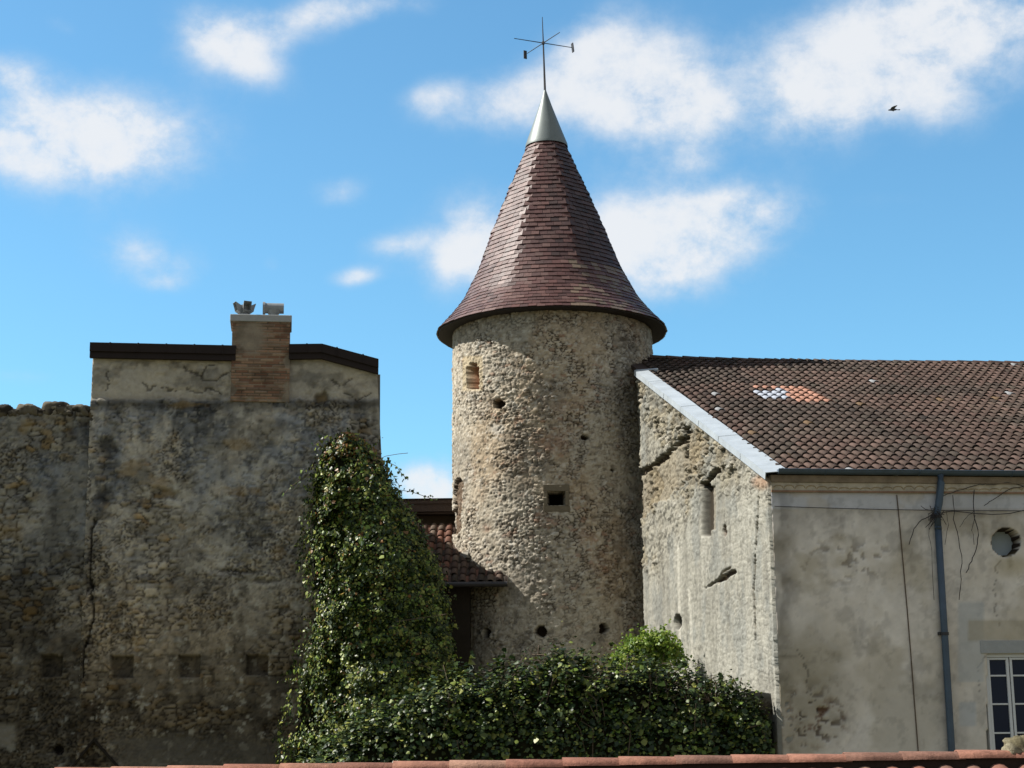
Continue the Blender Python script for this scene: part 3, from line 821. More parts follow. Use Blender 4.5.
uw0, uw1 = PW.uz(-75, 500)[0], PW.uz(91, 500)[0] - .02
wl = thing('old_wall', 'dark overgrown rubble wall with rounded coping stones left of the stone house', 'wall', tuple(PW.pt(uw0 + 1.7, 0)))
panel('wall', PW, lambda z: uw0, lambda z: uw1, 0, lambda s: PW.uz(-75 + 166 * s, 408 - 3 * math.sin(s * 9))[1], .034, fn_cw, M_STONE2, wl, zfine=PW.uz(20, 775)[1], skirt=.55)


def lump(name, cen, ax, m, parent, seed, col, nseg=28, nring=16):
    th = np.linspace(0, math.pi, nring); ph = np.linspace(0, 2 * math.pi, nseg, endpoint=False)
    T, Pp = np.meshgrid(th, ph, indexing='ij')
    d = np.stack([np.sin(T) * np.cos(Pp), np.sin(T) * np.sin(Pp), np.cos(T)], -1)
    r = 1 + .75 * (fbm(d[..., 0] * 2.6 + 5 + d[..., 2], d[..., 1] * 2 + 3 - d[..., 2], seed, 4) - .5)
    sup = (np.abs(d) ** 3).sum(-1) ** (-1 / 3)
    V = d * (r * sup)[..., None]
    V = cen + V[..., :1] * ax[0] + V[..., 1:2] * ax[1] + V[..., 2:] * ax[2]
    i = np.arange(nring - 1)[:, None] * nseg + np.arange(nseg)[None]; j = np.arange(nring - 1)[:, None] * nseg + (np.arange(nseg)[None] + 1) % nseg
    Q = np.stack([i.ravel(), i.ravel() + nseg, j.ravel() + nseg, j.ravel()], 1)
    n_ = fbm(V[..., 0] * 6, V[..., 2] * 6 + V[..., 1] * 3, seed + 3, 4)
    C = mix(np.broadcast_to(col[0], V.shape), np.broadcast_to(col[1], V.shape), sst(.4, .6, n_))
    return mesh_np(name, V.reshape(-1, 3), Q, C.reshape(-1, 3), m, parent, smooth=True)


for (x, y, w, h) in ((-50, 411, 20, 9), (-22, 412, 21, 8), (2, 410, 15, 11), (14, 413, 10, 6), (28, 410, 19, 10), (41, 413, 9, 6), (54, 409, 23, 12), (68, 413, 10, 6), (80, 411, 17, 9)):
    u, z = PW.uz(x, y); sc_ = 36 / F
    lump('coping_stone', PW.pt(u, z, -.22), (PW.d * w * sc_ * .62, PW.n * .30, Zv * h * sc_ * .7), M_STONE2, wl, int(x) + 90, (rgb(48, 45, 40), rgb(100, 94, 82)))

# ================================================================== RIGHT BUILDING
CD = 27.5
c0 = at(770.5, 480, CD); 
PF = Plane((c0[0], c0[1]), ANG)                       # rendered front
PG = Plane((c0[0], c0[1]), ANG + 90, flip=True)       # gable end
assert PG.n[0] < 0
VT = PG.uz(640, 373)                                   # verge top (u, z)
EV = PF.uz(782, 471)                                   # gutter lip
zE = PF.uz(800, 474)[1]                                # eave height
slope = (VT[1] - zE) / VT[0]
Wd = np.array([PG.d[0], PG.d[1], slope]); Wl = np.linalg.norm(Wd); Wn = Wd / Wl      # up the roof
Un = PF.d; Nn = np.cross(Un, Wn); Nn /= np.linalg.norm(Nn)
if Nn[2] < 0: Nn = -Nn
RO = PF.pt(0, zE, 0)                                   # roof origin: eave over the corner
# ridge distance along slope: where the picture shows it
rr = ray(800, 361); t_ = ((RO - E0) @ Nn) / (rr @ Nn); RL = ((E0 + rr * t_) - RO) @ Wn
farm = thing('long_farmhouse', 'grey rendered building with sunlit rubble gable and brown canal tile roof', 'building', tuple(PF.pt(4, 0)))
FW = 11.0                                              # length of the front that is modelled


def fn_front(px, py, U, Z):
    H = .012 * (fbm(U * 2, Z * 2, 5, 4) - .5) + .006 * (fbm(U * 12, Z * 12, 6, 2) - .5)
    n1 = fbm(U * 1.1, Z * 1.1, 71, 5, .6); n2 = fbm(U * 3, Z * 2.4, 72, 5, .6)
    C = mix(rgb(192, 185, 176), rgb(222, 215, 206), n1)
    C = C * (.82 + .36 * fbm(U * 7, Z * 7, 70, 4, .7))[..., None]
    C = mix(C, rgb(168, 158, 138), sst(.48, .66, fbm(U * .9 + 7, Z * 1.2, 73, 5, .6)) * .65)
    C = mix(C, rgb(206, 197, 184), sst(.5, .64, fbm(U * 1.0, Z * 1.3 + 4, 75, 5, .6)) * .5)
    C = C * (1 - .22 * sst(.55, .7, n2))[..., None]
    # pale limewash band below the cornice
    lw = inrect(px, py, 760, 489, 1400, 509 + 0, 1.0) * (1 - sst(.52, .62, fbm(U * 1.3, Z * 3, 81, 4)) * .8)
    C = mix(C, rgb(214, 216, 222), lw * .75)
    low = sst(620, 740, py + 60 * (fbm(U, Z, 82) - .5))
    C = mix(C, rgb(194, 190, 184), low * .45 * sst(850, 900, px))
    # damp and broken render near the corner
    st = blob(px, py, 800, 690, 42, 60, .8) * (.5 + fbm(U * 3, Z * 3, 84))
    C = mix(C, rgb(112, 104, 78), np.clip(st, 0, 1) * .6)
    st = blob(px, py, 781, 560, 12, 110, .8) * sst(.42, .6, fbm(U * 5, Z * 2, 85, 4)); C = C * (1 - .35 * st)[..., None]
    pk = sst(.60, .64, fbm(U * 8, Z * 9, 86, 3)) * np.maximum(blob(px, py, 812, 720, 34, 30, .6), np.maximum(blob(px, py, 850, 560, 50, 20, .6) * .6, 0 * px))
    H = H - .03 * pk; C = mix(C, rgb(74, 62, 50), pk * .8)
    xw, yw = warp(px, py, .09, 9)
    for pts_ in ([(796, 650), (808, 668), (806, 690), (818, 704), (816, 730)], [(985, 655), (976, 668), (978, 690)], [(1000, 556), (994, 590), (1000, 625)]):
        d_ = segdist(xw, yw, pts_) < .55; C = np.where(d_[..., None], C * .55, C); H = np.where(d_, H - .01, H)
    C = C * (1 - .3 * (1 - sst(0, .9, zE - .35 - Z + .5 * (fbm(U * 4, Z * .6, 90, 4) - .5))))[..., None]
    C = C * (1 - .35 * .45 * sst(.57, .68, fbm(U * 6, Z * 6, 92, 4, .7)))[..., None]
    pk2 = sst(.6, .66, fbm(U * 6, Z * 7, 88, 4, .65)) * blob(*warp(px, py), 815, 722, 30, 24, .6)
    H = H - .02 * pk2; C = mix(C, rgb(96, 66, 48), pk2 * .7)
    for (x0, y0, x1, y1, c) in ((958, 602, 984, 682, rgb(166, 170, 172)), (968, 620, 1030, 641, rgb(160, 150, 128)), (959, 702, 976, 726, rgb(168, 174, 180)), (775, 656, 798, 657.6, rgb(80, 72, 60))):
        C = mix(C, c, inrect(px, py, x0, y0, x1, y1, 1.5) * .6)
    h2 = np.hypot(px - 1006, py - 542) < 13.5
    H = np.where(h2, -.30, H); C = np.where((np.hypot(px - 1006, py - 542) < 14.4)[..., None], rgb(44, 37, 32), C)
    C = mix(C, rgb(150, 134, 86), blob(px, py, 1012, 566, 16, 10, .8) * .5)
    wn = (px > 988) & (px < 1041.5) & (py > 653.5)
    H = np.where(wn, -.16, H); C = np.where(wn[..., None], rgb(160, 160, 156), C)
    return H, C


zCor = PF.uz(800, 489.5)[1]
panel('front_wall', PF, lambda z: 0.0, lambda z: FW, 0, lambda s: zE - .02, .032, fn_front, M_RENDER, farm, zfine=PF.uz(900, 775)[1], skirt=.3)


def fn_gable(px, py, U, Z):
    wu = U + .06 * (fbm(U * 3, Z * 3, 403) - .5); wz = Z + .06 * (fbm(U * 3, Z * 3, 404) - .5)
    e1, r1, q1 = worley(wu / .34, wz / .11, 431, .9); e2, r2, q2 = worley(wu / .16, wz / .055, 457, .9)
    s1 = sst(.04, .3, e1); s2 = sst(.04, .3, e2)
    # render survives on the lower and right parts
    yb = np.interp(px, [640, 665, 690, 705, 730, 770], [575, 560, 528, 500, 480, 500])
    ren = sst(-22, 22, py - yb + 50 * (fbm(U * .8, Z * .9, 409, 4) - .5))
    mid = sst(.46, .6, fbm(U * .8, Z * 1.2, 411, 4)) * (1 - ren) * .7
    cov = np.clip(ren + mid, 0, 1)
    st = .6 * s1 + .4 * s2
    H = .085 * st * (.3 + r1) * (1 - .85 * cov) + .05 * cov + .05 * (fbm(U * 1.5, Z * 2.5, 413, 4) - .5) * (1 - .6 * ren) + .075 * (fbm(U * 6, Z * 8, 414, 4, .7) - .5) * (1 - .8 * cov)
    stone = pick(r1, [rgb(112, 106, 92), rgb(138, 131, 114), rgb(152, 145, 126), rgb(124, 117, 100), rgb(160, 155, 142)])
    C = mix(np.broadcast_to(rgb(78, 70, 57), stone.shape), stone, .2 + .8 * st)
    rc = mix(rgb(140, 139, 130), rgb(162, 161, 152), fbm(U * .9, Z * .9, 415, 4))
    rc = rc * (1 - .30 * sst(.45, .7, fbm(U * 3.2, Z * .5, 417, 5, .65)))[..., None]        # rain streaks
    C = mix(C, rc, cov * .85)
    C = mix(C, rgb(118, 121, 118), sst(.5, .66, fbm(U * 1.4, Z * 1.1, 419, 5, .6)) * .5)
    C = C * (1 - (.25 + .3 * (1 - ren)) * sst(.54, .66, fbm(U * 9, Z * 8, 421, 4, .7)))[..., None]
    C = C * (.84 + .32 * fbm(U * 14, Z * 14, 425, 3, .7))[..., None]
    def dig(mask, d, c, k=.8):
        nonlocal H, C
        H = np.where(mask, H - d, H); C = np.where(mask[..., None], C * (1 - k) + c * k, C)
    nz = fbm(px * .17, py * .17, 423, 4, .65) - .5
    # torn diagonal scar of a vanished roof, with bare brown stone under it
    sc = [(636, 481), (646, 470), (658, 464), (668, 455), (677, 447), (686, 438), (690, 428)]
    under = (segdist(px, py, [(x + 3, y + 20) for x, y in sc]) < 17 + 12 * nz) & (py > np.interp(px, [s[0] for s in sc], [s[1] for s in sc]))
    C = mix(C, rgb(122, 108, 84), under * .45); H = np.where(under, H - .04, H)
    dig(segdist(px, py, sc) < 2.0 + 9 * nz, .13, rgb(64, 52, 38), .85)
    dig(segdist(px, py, [(689, 428), (688, 440), (686, 458)]) < 1.6 + 4 * nz, .1, rgb(54, 45, 34))
    dig(segdist(px, py, [(659, 418), (659, 432)]) < 1.4 + 4 * nz, .12, rgb(54, 45, 34))
    # blocked slot window with a broken head
    sl_ = inrect(px, py, 704.8, 484, 713, 536, 1.2); H = H * (1 - sl_) + (.05 * H - .12) * sl_; C = mix(C, rgb(44, 36, 26), sl_ * .95)
    dig((px > 713) & (px < 718.5) & (py > 486) & (py < 530), .05, rgb(130, 120, 104), .5)
    dig(segdist(px, py, [(704, 486), (711, 480), (718, 474), (720, 471)]) < 2.6 + 5 * nz, .15, rgb(50, 38, 27), .9)
    # spall, crack and small holes lower down
    dig(segdist(px, py, [(709, 588), (716, 583), (724, 579), (730, 575), (737, 572)]) < np.interp(px, [709, 722, 730, 738], [.8, 1.6, 3.6, 2.6]) + 4 * nz, .1, rgb(56, 44, 34), .9)
    dig(segdist(px, py, [(721, 583), (725, 572), (733, 568)]) < .9, .05, rgb(130, 118, 98))
    dig(blob(px, py, 680.5, 622, 4, 8, .15) > .5, .14, rgb(48, 43, 36))
    dig(blob(px, py, 728, 531, 2, 6, .15) > .5, .1, rgb(92, 62, 46))
    dig(segdist(px, py, [(762, 488), (761, 520), (758, 560), (757, 590), (759, 640)]) < .8 + 2.2 * nz, .06, rgb(90, 80, 62))
    for ln in ([(681, 545), (682, 600), (684, 660)], [(692, 590), (694, 625), (695, 660)]):
        C = mix(C, rgb(176, 173, 162), (segdist(px, py, ln) < 1.1 + nz) * .6)
    C = mix(C, rgb(150, 118, 94), blob(px, py, 764, 482, 8, 7, .5) * .6)
    return H, C


def zG(s):
    return zE + s * VT[0] * slope - .06 if True else 0


UGR = VT[0] + .02
panel('gable_wall', PG, lambda z: 0.012, lambda z: UGR, 0, lambda s: zE - .07 + s * UGR * slope, .03, fn_gable, M_STONE, farm, zfine=PG.uz(720, 720)[1], skirt=.3, flip=True)
# hidden far walls
rb = MB(); zz_ = zE - .1
rb.box(PF.pt(.4, 0, -.5), PF.d * (FW - .5), -PF.n * (RL * 1.85), Zv * zz_, rgb(160, 154, 140))
rb.build('unseen_rear_wall', M_RENDER, farm)


VW = VT[0] * Wl


def roofpt(u, w, h=0.):
    return RO + Un * u + Wn * w + Nn * h


# tiled roof: barrel tiles and flat channels, tile by tile
def canal_roof(name, pt, ncol, nrow, pitch, expo, colfn, m, parent, jit=.006, u0=0., skip=None, rfrac=.36, w0=0.):
    V = []; Q = []; Cl = []
    b = 0
    K = 6
    for j in range(ncol):
        for i in range(nrow):
            u = u0 + j * pitch + random.uniform(-jit, jit); w = w0 + i * expo + random.uniform(-jit, jit) * 1.5
            if skip and skip(u, w): continue
            col = colfn(u, w)
            L = expo * 1.18
            r0 = pitch * rfrac * random.uniform(.95, 1.05); r1 = r0 * .84
            sk = random.uniform(-.006, .006); lf = random.uniform(.024, .036)
            # barrel: outer arc at lower and upper end, plus thickness at the lower end
            vv = []
            for (ww, r, lift, s) in ((w, r0 * .80, lf - .002, 0), (w, r0, lf, 0), (w + L, r1, .0, sk)):
                for k in range(K + 1):
                    a = math.pi * k / K
                    vv.append(pt(u + s - r * math.cos(a), ww, lift + r * .72 * math.sin(a)))
            V += vv; Cl += [np.array(col) * .8] * (K + 1) + [col] * (2 * (K + 1))
            for q in range(2):
                for k in range(K):
                    o_ = b + q * (K + 1) + k; Q.append((o_, o_ + 1, o_ + K + 2, o_ + K + 1))
            b += 3 * (K + 1)
            # channel tile between barrels
            c2 = np.array(colfn(u, w)) * .9
            cw_ = pitch - 2 * r0 * .78; uu = u + pitch / 2; h = random.uniform(.016, .024)
            vv = [pt(uu - cw_ / 2, w, h - .014), pt(uu + cw_ / 2, w, h - .014), pt(uu - cw_ / 2, w, h), pt(uu + cw_ / 2, w, h), pt(uu - cw_ / 2, w + L, 0.002), pt(uu + cw_ / 2, w + L, 0.002)]
            V += vv; Cl += [c2] * 6; Q += [(b, b + 1, b + 3, b + 2), (b + 2, b + 3, b + 5, b + 4)]; b += 6
    return mesh_np(name, np.array(V), np.array(Q), np.array(Cl), m, parent)


tile_pal = [rgb(76, 64, 57), rgb(80, 67, 60), rgb(86, 72, 65), rgb(78, 66, 59), rgb(75, 65, 57), rgb(88, 74, 67), rgb(80, 65, 58), rgb(74, 62, 55)]


def farm_col(u, w):
    p = roofpt(u, w + .2, .06); px, py = proj(p)
    n = float(fbm(np.array(u * .6), np.array(w * .6), 9, 3))
    c = tile_pal[random.randrange(8)] * random.uniform(.9, 1.08) * (.62 + .72 * float(fbm(np.array(u * .45 + 3), np.array(w * .3), 15, 3)))
    c = c * (1 - .25 * (n > .55)) ; 
    c = c * np.array([.97, 1.0, .98]) if n > .5 else c * np.array([1.06, .98, .96])
    x, y = px, py
    # patch of new tiles and of clear glass tiles
    if 384.5 < y < 400.5:
        lo = 755 + max(0, (y - 389)) * 4.0 if y < 394 else 788 + (y - 394) * 2
        hi = 800 + (y - 384) * 2.1
        if lo < x < hi and not (y > 387.5 and x < 789): return rgb(164, 122, 104) * random.uniform(.8, 1.05)
        if 388 < y < 397 and 752 + (y - 388) * .8 < x < 787 + (y - 388) * .6: return rgb(160, 166, 178)
    if random.random() < .004: return rgb(104, 84, 62)
    if random.random() < .003: return rgb(140, 142, 144)
    if random.random() < .05: return c * .6
    return c


PITCH_T, EXPO_T = .198, .37


def tile_pt(u, w, h=0.):
    return roofpt(u, w, h + .07 * (float(fbm(np.array(u * .35 + 2), np.array(w * .3), 63, 2)) - .5))


def farm_skip(u, w):
    p = roofpt(u, w); 
    return math.hypot(p[0] - TX, p[1] - TY) < TR + .05 or u < .12 or (w > VW - .1 and u < .36)


nrow = int((RL + .05) / EXPO_T)
canal_roof('roof', tile_pt, int(FW / PITCH_T) + 2, nrow + 1, PITCH_T, (RL - .02) / (nrow + 1), farm_col, M_TILE, farm, u0=.24, skip=farm_skip, w0=-.02)
und = MB()
und.hexa([roofpt(.05, -.02, -.10), roofpt(FW + .4, -.02, -.10), roofpt(FW + .4, RL, -.10), roofpt(.05, RL, -.10), roofpt(.05, -.02, -.004), roofpt(FW + .4, -.02, -.004), roofpt(FW + .4, RL, -.004), roofpt(.05, RL, -.004)], rgb(60, 48, 42))
bk = [roofpt(.05, RL, -.004), roofpt(FW + .4, RL, -.004)]; down = np.array([PG.d[0], PG.d[1], -slope]); down /= np.linalg.norm(down)
und.add(bk + [bk[1] + down * RL * .85, bk[0] + down * RL * .85], [(0, 1, 2, 3)], rgb(80, 64, 56))
und.build('roof_underside', M_TILE, farm)
# ridge tiles
x = 0.0; k = 0
ridge_end = FW
sag = lambda u: -.045 * math.sin(math.pi * min(max((u) / 9, 0), 1))
u = .30
while u < ridge_end:
    rt = MB(); col = [rgb(64, 50, 46), rgb(84, 64, 56), rgb(74, 60, 54), rgb(54, 46, 44)][random.randrange(4)]
    rings = []
    n7 = 9
    for (uu, r) in ((u, .135), (u + .47, .112)):
        for q in (1., .86):
            rings.append([roofpt(uu, RL, 0) + Zv * (-.03 + r * q * .95 * math.sin(math.pi * a / n7) + sag(uu) + random.uniform(-.004, .004)) + PG.d * (-r * q * 1.15 * math.cos(math.pi * a / n7)) for a in range(n7 + 1)])
    vv = [p for g in rings for p in g]; m_ = n7 + 1; ff = []
    for a in range(n7):
        ff += [(a, a + 1, 2 * m_ + a + 1, 2 * m_ + a), (m_ + a, m_ + a + 1, a + 1, a), (2 * m_ + a, 2 * m_ + a + 1, 3 * m_ + a + 1, 3 * m_ + a)]
    rt.add(vv, ff, col)
    rt.build('ridge_tile', M_TILE, farm)
    u += .405; k += 1
# verge flashing
vf = MB(); nseg = 7; w0_, w1_ = -.10, VT[0] * Wl + .05
for i in range(nseg):
    a = w0_ + (w1_ - w0_) * i / nseg; b = w0_ + (w1_ - w0_) * (i + 1) / nseg + .06
    l = .012 * (1 - i % 2 * .5)
    wa = .33 - .10 * i / nseg; wb = .33 - .10 * (i + 1) / nseg
    vf.hexa([roofpt(-.10, a, .02 + l), roofpt(wa - .06, a, .055 + l), roofpt(wb - .06, b, .055 + l), roofpt(-.10, b, .02 + l),
             roofpt(-.10, a, .032 + l), roofpt(wa - .06, a, .067 + l), roofpt(wb - .06, b, .067 + l), roofpt(-.10, b, .032 + l)])
    vf.hexa([roofpt(-.112, a, -.075), roofpt(-.10, a, -.075), roofpt(-.10, b, -.075), roofpt(-.112, b, -.075),
             roofpt(-.112, a, .032 + l), roofpt(-.10, a, .032 + l), roofpt(-.10, b, .032 + l), roofpt(-.112, b, .032 + l)])
vf.hexa([roofpt(-.1, w1_ - .12, .04), roofpt(.40, w1_ - .12, .05), roofpt(.40, w1_ + .02, .05), roofpt(-.1, w1_ + .02, .04), roofpt(-.1, w1_ - .12, .06), roofpt(.40, w1_ - .12, .11), roofpt(.40, w1_ + .02, .11), roofpt(-.1, w1_ + .02, .06)])
vf.build('verge_flashing', M_FLASH, farm)
# gutter
gt = MB(); rG = .075; gz = PF.uz(800, 470.6)[1] - .0
gu0 = .10; prof = [(math.pi + math.pi * k / 10) for k in range(11)]
for rad, fl in ((rG, 0), (rG - .01, 1)):
    vv = [PF.pt(uu, gz + rad * math.sin(a) + (0 if abs(math.sin(a)) > .01 else 0), .085 + rad * math.cos(a)) for uu in (gu0, FW + .3) for a in prof]
    gt.add(vv, [((k, k + 1, 11 + k + 1, 11 + k)) for k in range(10)])
gt.tube([PF.pt(gu0, gz, .085 + rG), PF.pt(FW + .3, gz, .085 + rG)], .011, 6)
gt.add([PF.pt(gu0, gz, .085)] + [PF.pt(gu0, gz + rG * math.sin(a), .085 + rG * math.cos(a)) for a in prof], [tuple([0] + [k + 1, k + 2]) for k in range(10)])
for uu in np.arange(.9, FW, 1.6):
    gt.tube([PF.pt(uu, gz + (rG + .004) * math.sin(a), .085 + (rG + .004) * math.cos(a)) for a in prof], .008, 5)
gt.build('gutter', M_PIPE, farm)
# downpipe
dp = MB()
P_ = lambda x, y, h: PF.pt(*PF.uz(x, y), h)
uo, _z = PF.uz(938.5, 476)
ub_, zb_ = PF.uz(935.5, 512)
ul, zl_ = PF.uz(950, 750)
dp.tube([PF.pt(uo, gz - .06, .085), PF.pt(uo, gz - .20, .085), PF.pt(uo * .4 + ub_ * .6, zb_ + .12, .075), PF.pt(ub_, zb_, .07), PF.pt(ub_, zb_ - .3, .07)], .062, 12)
dp.tube([PF.pt(ub_, zb_ - .25, .07), PF.pt(ub_ * .5 + ul * .5, (zb_ + zl_) / 2, .07), PF.pt(ul, zl_, .07), PF.pt(ul + .02, .3, .07)], .058, 12)
dpo = dp.build('downpipe', M_PIPE, farm, smooth=True)
for y in (517, 634):
    x = np.interp(y, [512, 750], [935.5, 950]); u, z = PF.uz(x, y)
    cl = MB(); cl.tube([PF.pt(u, z - .025, .07), PF.pt(u, z + .025, .07)], .07, 14); cl.box(PF.pt(u - .09, z - .02, -.01), PF.d * .05, PF.n * .09, Zv * .05)
    cl.build('bracket', M_IRON, dpo)
# cornice: bedding mortar, wavy tile course, lower fillet
co = MB(); z1, z2, z3 = PF.uz(800, 477)[1], PF.uz(800, 482.5)[1], PF.uz(800, 490.5)[1]
co.box(PF.pt(.0, z2, 0), PF.d * FW, PF.n * .05, Zv * (zE - .03 - z2), rgb(126, 112, 94))
co.box(PF.pt(.0, z3, 0), PF.d * FW, PF.n * .028, Zv * (z2 - z3 - .004), rgb(168, 158, 140))
co.box(PF.pt(.0, z3 - .03, 0), PF.d * FW, PF.n * .04, Zv * .026, rgb(136, 110, 92))
u = .02; 
while u < FW - .2:
    n7 = 7; wv = []
    for k in range(n7):
        a = math.pi * k / (n7 - 1); wv.append((u + .09 + .085 * -math.cos(a), z3 + .02 + (.045 + .02 * math.sin(u * 37)) * math.sin(a * (1 if k < 4 else .9))))
    co.tube([PF.pt(a, b, .03) for a, b in wv], .008, 5, rgb(150, 134, 106)); u += .185
co.build('cornice', mat('cornice_mortar', attr=True, rough=.95, noise=(5, .7), bump=(40, .4), spec=.1), farm)
# round vent: pale disc at the back of the hole
uv_, zv_ = PF.uz(1006, 542); rv = 13.5 / F * CD * 1.06
ov = MB(); n = 40; ring = lambda r, h, du=0, dz=0: [PF.pt(uv_ + du + r * math.cos(2 * math.pi * k / n), zv_ + dz + r * math.sin(2 * math.pi * k / n), h) for k in range(n)]
ov.add(ring(rv * .98, -.285) + ring(rv * .98, -.26) , [tuple(range(n, 2 * n))] + [(k, (k + 1) % n, n + (k + 1) % n, n + k) for k in range(n)])
ov.build('round_vent', mat('vent_disc', rgb(150, 160, 164), rough=.6, noise=(9, .15), bump=(20, .1)), farm)
# window
win = thing('window', None, None) if False else None
wx0, wx1, wy0, wy1 = 988.5, 1040.5, 654, 792
def wq(mb, x0, y0, x1, y1, h0, h1, c=(.7, .7, .7)):
    (ua, za), (ub2, zb3) = PF.uz((x0 + x1) / 2 - (x1 - x0) / 2, y0), PF.uz(x1, y1)
    ua = PF.uz(x0, 700)[0]; ub2 = PF.uz(x1, 700)[0]; za = PF.uz(1010, y0)[1]; zb3 = PF.uz(1010, y1)[1]
    mb.box(PF.pt(ua, zb3, h0), PF.d * (ub2 - ua), PF.n * (h1 - h0), Zv * (za - zb3), c)
fm = MB()
wq(fm, 988.5, 654, 991.3, 792, -.15, -.06); wq(fm, 1037.5, 654, 1040.5, 792, -.15, -.06); wq(fm, 991.3, 654, 1037.5, 657, -.15, -.06)
frm = fm.build('window', M_WHITE, farm, bevel=.004)
sm = MB()
for (a, b) in ((991.6, 1013.3), (1014.3, 1037.2)):
    wq(sm, a, 657.3, a + 2.4, 792, -.135, -.075); wq(sm, b - 2.8, 657.3, b, 792, -.135, -.075); wq(sm, a + 2.4, 657.3, b - 2.8, 659.5, -.135, -.075)
    for y in (674.5, 703, 732, 760): wq(sm, a + 2.4, y, b - 2.8, y + 1.7, -.125, -.085)
sm.build('sash', M_WHITE, frm, bevel=.003)
gl = MB(); wq(gl, 992, 658, 1037, 792, -.113, -.107); gl.build('pane', M_GLASS, frm)
li = MB(); wq(li, 984, 640.5, 1046, 653.3, -.03, .012); li.build('lintel', M_CONC, frm, bevel=.005)
# thin conduit and wire on the wall
cd_ = MB(); cd_.tube([P_(896.5, 495, .015), P_(899, 520, .012), P_(903, 565, .014), P_(907, 610, .012), P_(911, 660, .014), P_(914, 700, .012), P_(918, 752, .014), P_(919, 775, .014)], .009, 6)
cd_.build('conduit', M_TWIG, farm)
wr = MB(); wr.tube([P_(x_, 506.5 + (x_ - 772) * .018 + 1.2 * math.sin((x_ - 772) / 80), .03) for x_ in range(774, 1080, 20)], .006, 5); wr.build('wire', M_IRON, farm)
# bare creeper
cv = thing('bare_creeper', 'leafless dark creeper stems hanging over the grey front wall by the downpipe', 'plant', tuple(P_(955, 560, 0)))
M_STEM = mat('dark_stem', rgb(46, 42, 44), rough=.9, noise=(20, .3), bump=(30, .2))
for pts, r in (([(1024, 511), (1000, 515), (972, 514), (950, 512), (932, 514), (921, 520), (912, 530), (908, 545)], .007),
               ([(952, 496), (953, 520), (956, 532), (960, 556), (960, 580), (958, 600)], .007), ([(973, 490), (972, 508), (974, 520), (978, 535), (975, 550), (970, 562), (965, 573)], .008),
               ([(974, 515), (971, 530), (973, 545)], .005), ([(941, 497), (955, 491), (975, 486), (985, 484)], .006), ([(1034, 484), (1010, 489), (992, 500), (983, 506)], .006), ([(959, 527), (965, 518), (973, 511)], .004),
               ([(945, 512), (947, 525), (944, 545)], .004), ([(930, 516), (927, 530), (930, 550), (933, 600)], .004), ([(985, 486), (1005, 483), (1030, 487)], .005)):
    q = []
    for (a, b), (c, d) in zip(pts[:-1], pts[1:]):
        for t in (0, .33, .66):
            q.append(P_(a + (c - a) * t + random.uniform(-.7, .7), b + (d - b) * t + random.uniform(-.7, .7), .05 + random.uniform(-.01, .02)))
    q.append(P_(*pts[-1], .045)); tw = MB(); tw.tube(q, r, 5); tw.build('stem', M_STEM, cv)
tn = MB()
for k in range(26):
    a = P_(932 + random.uniform(-6, 6), 513 + random.uniform(-5, 5), .13 + random.uniform(-.05, .04)); b = a + np.array([random.uniform(-.18, .18), random.uniform(-.03, .03), random.uniform(-.22, .1)])
    tn.tube([a, (a + b) / 2 + np.array([0, 0, random.uniform(-.03, .05)]), b], .005, 4)
tn.build('tangle', bpy.data.materials['dark_stem'], cv)

# ================================================================== LINK BUILDING (between house and tower)
lk = thing('lean_to', 'low lean-to with mossy canal tile roof between stone house and tower', 'building', tuple(at(470, 745, 38.4)))
gL, gR = at(395, 583, 37.7), at(507.5, 584, 37.7)
gL[2] = gR[2] = at(450, 583.5, 37.7)[2]
lu = gR - gL; lul = np.linalg.norm(lu); lu /= lul
tp = at(450, 526, 41.0); rise = tp[2] - gR[2]; run = 41.0 - 37.7
lw_ = np.array([0, run, rise]); lwl = np.linalg.norm(lw_); lw_ /= lwl
ln_ = np.cross(lu, lw_); ln_ = ln_ if ln_[2] > 0 else -ln_
lpt = lambda u, w, h=0.: gL + lu * u + lw_ * w + ln_ * h
canal_roof('roof', lpt, int(lul / .2), 9, .2, lwl / 9, lambda u, w: [rgb(98, 70, 58), rgb(88, 72, 62), rgb(78, 62, 54), rgb(104, 90, 78), rgb(112, 78, 64), rgb(64, 56, 48)][random.randrange(6)], M_TILE, lk, u0=.1, skip=lambda u, w: math.hypot(*(lpt(u, w)[:2] - np.array([TX, TY]))) < TR + .06, jit=.016, rfrac=.40)
lb = MB(); lb.hexa([lpt(0, -.02, -.08), lpt(lul, -.02, -.08), lpt(lul, lwl, -.08), lpt(0, lwl, -.08), lpt(0, -.02, -.003), lpt(lul, -.02, -.003), lpt(lul, lwl, -.003), lpt(0, lwl, -.003)], rgb(56, 46, 40))
lb.build('roof_underside', M_TILE, lk)
lg = MB(); lg.tube([gL + np.array([0, -.06, -.03]), gR + np.array([0, -.06, -.03])], .06, 10); lg.build('gutter', M_IRON, lk)
lwb = MB(); lwb.box(np.array([gL[0], gL[1] + .35, 0]), np.array([lul - .85, 0, 0]), np.array([0, 2.6, 0]), np.array([0, 0, gL[2] - .03]), rgb(46, 41, 35)); lwb.build('wall', M_STONE2, lk)
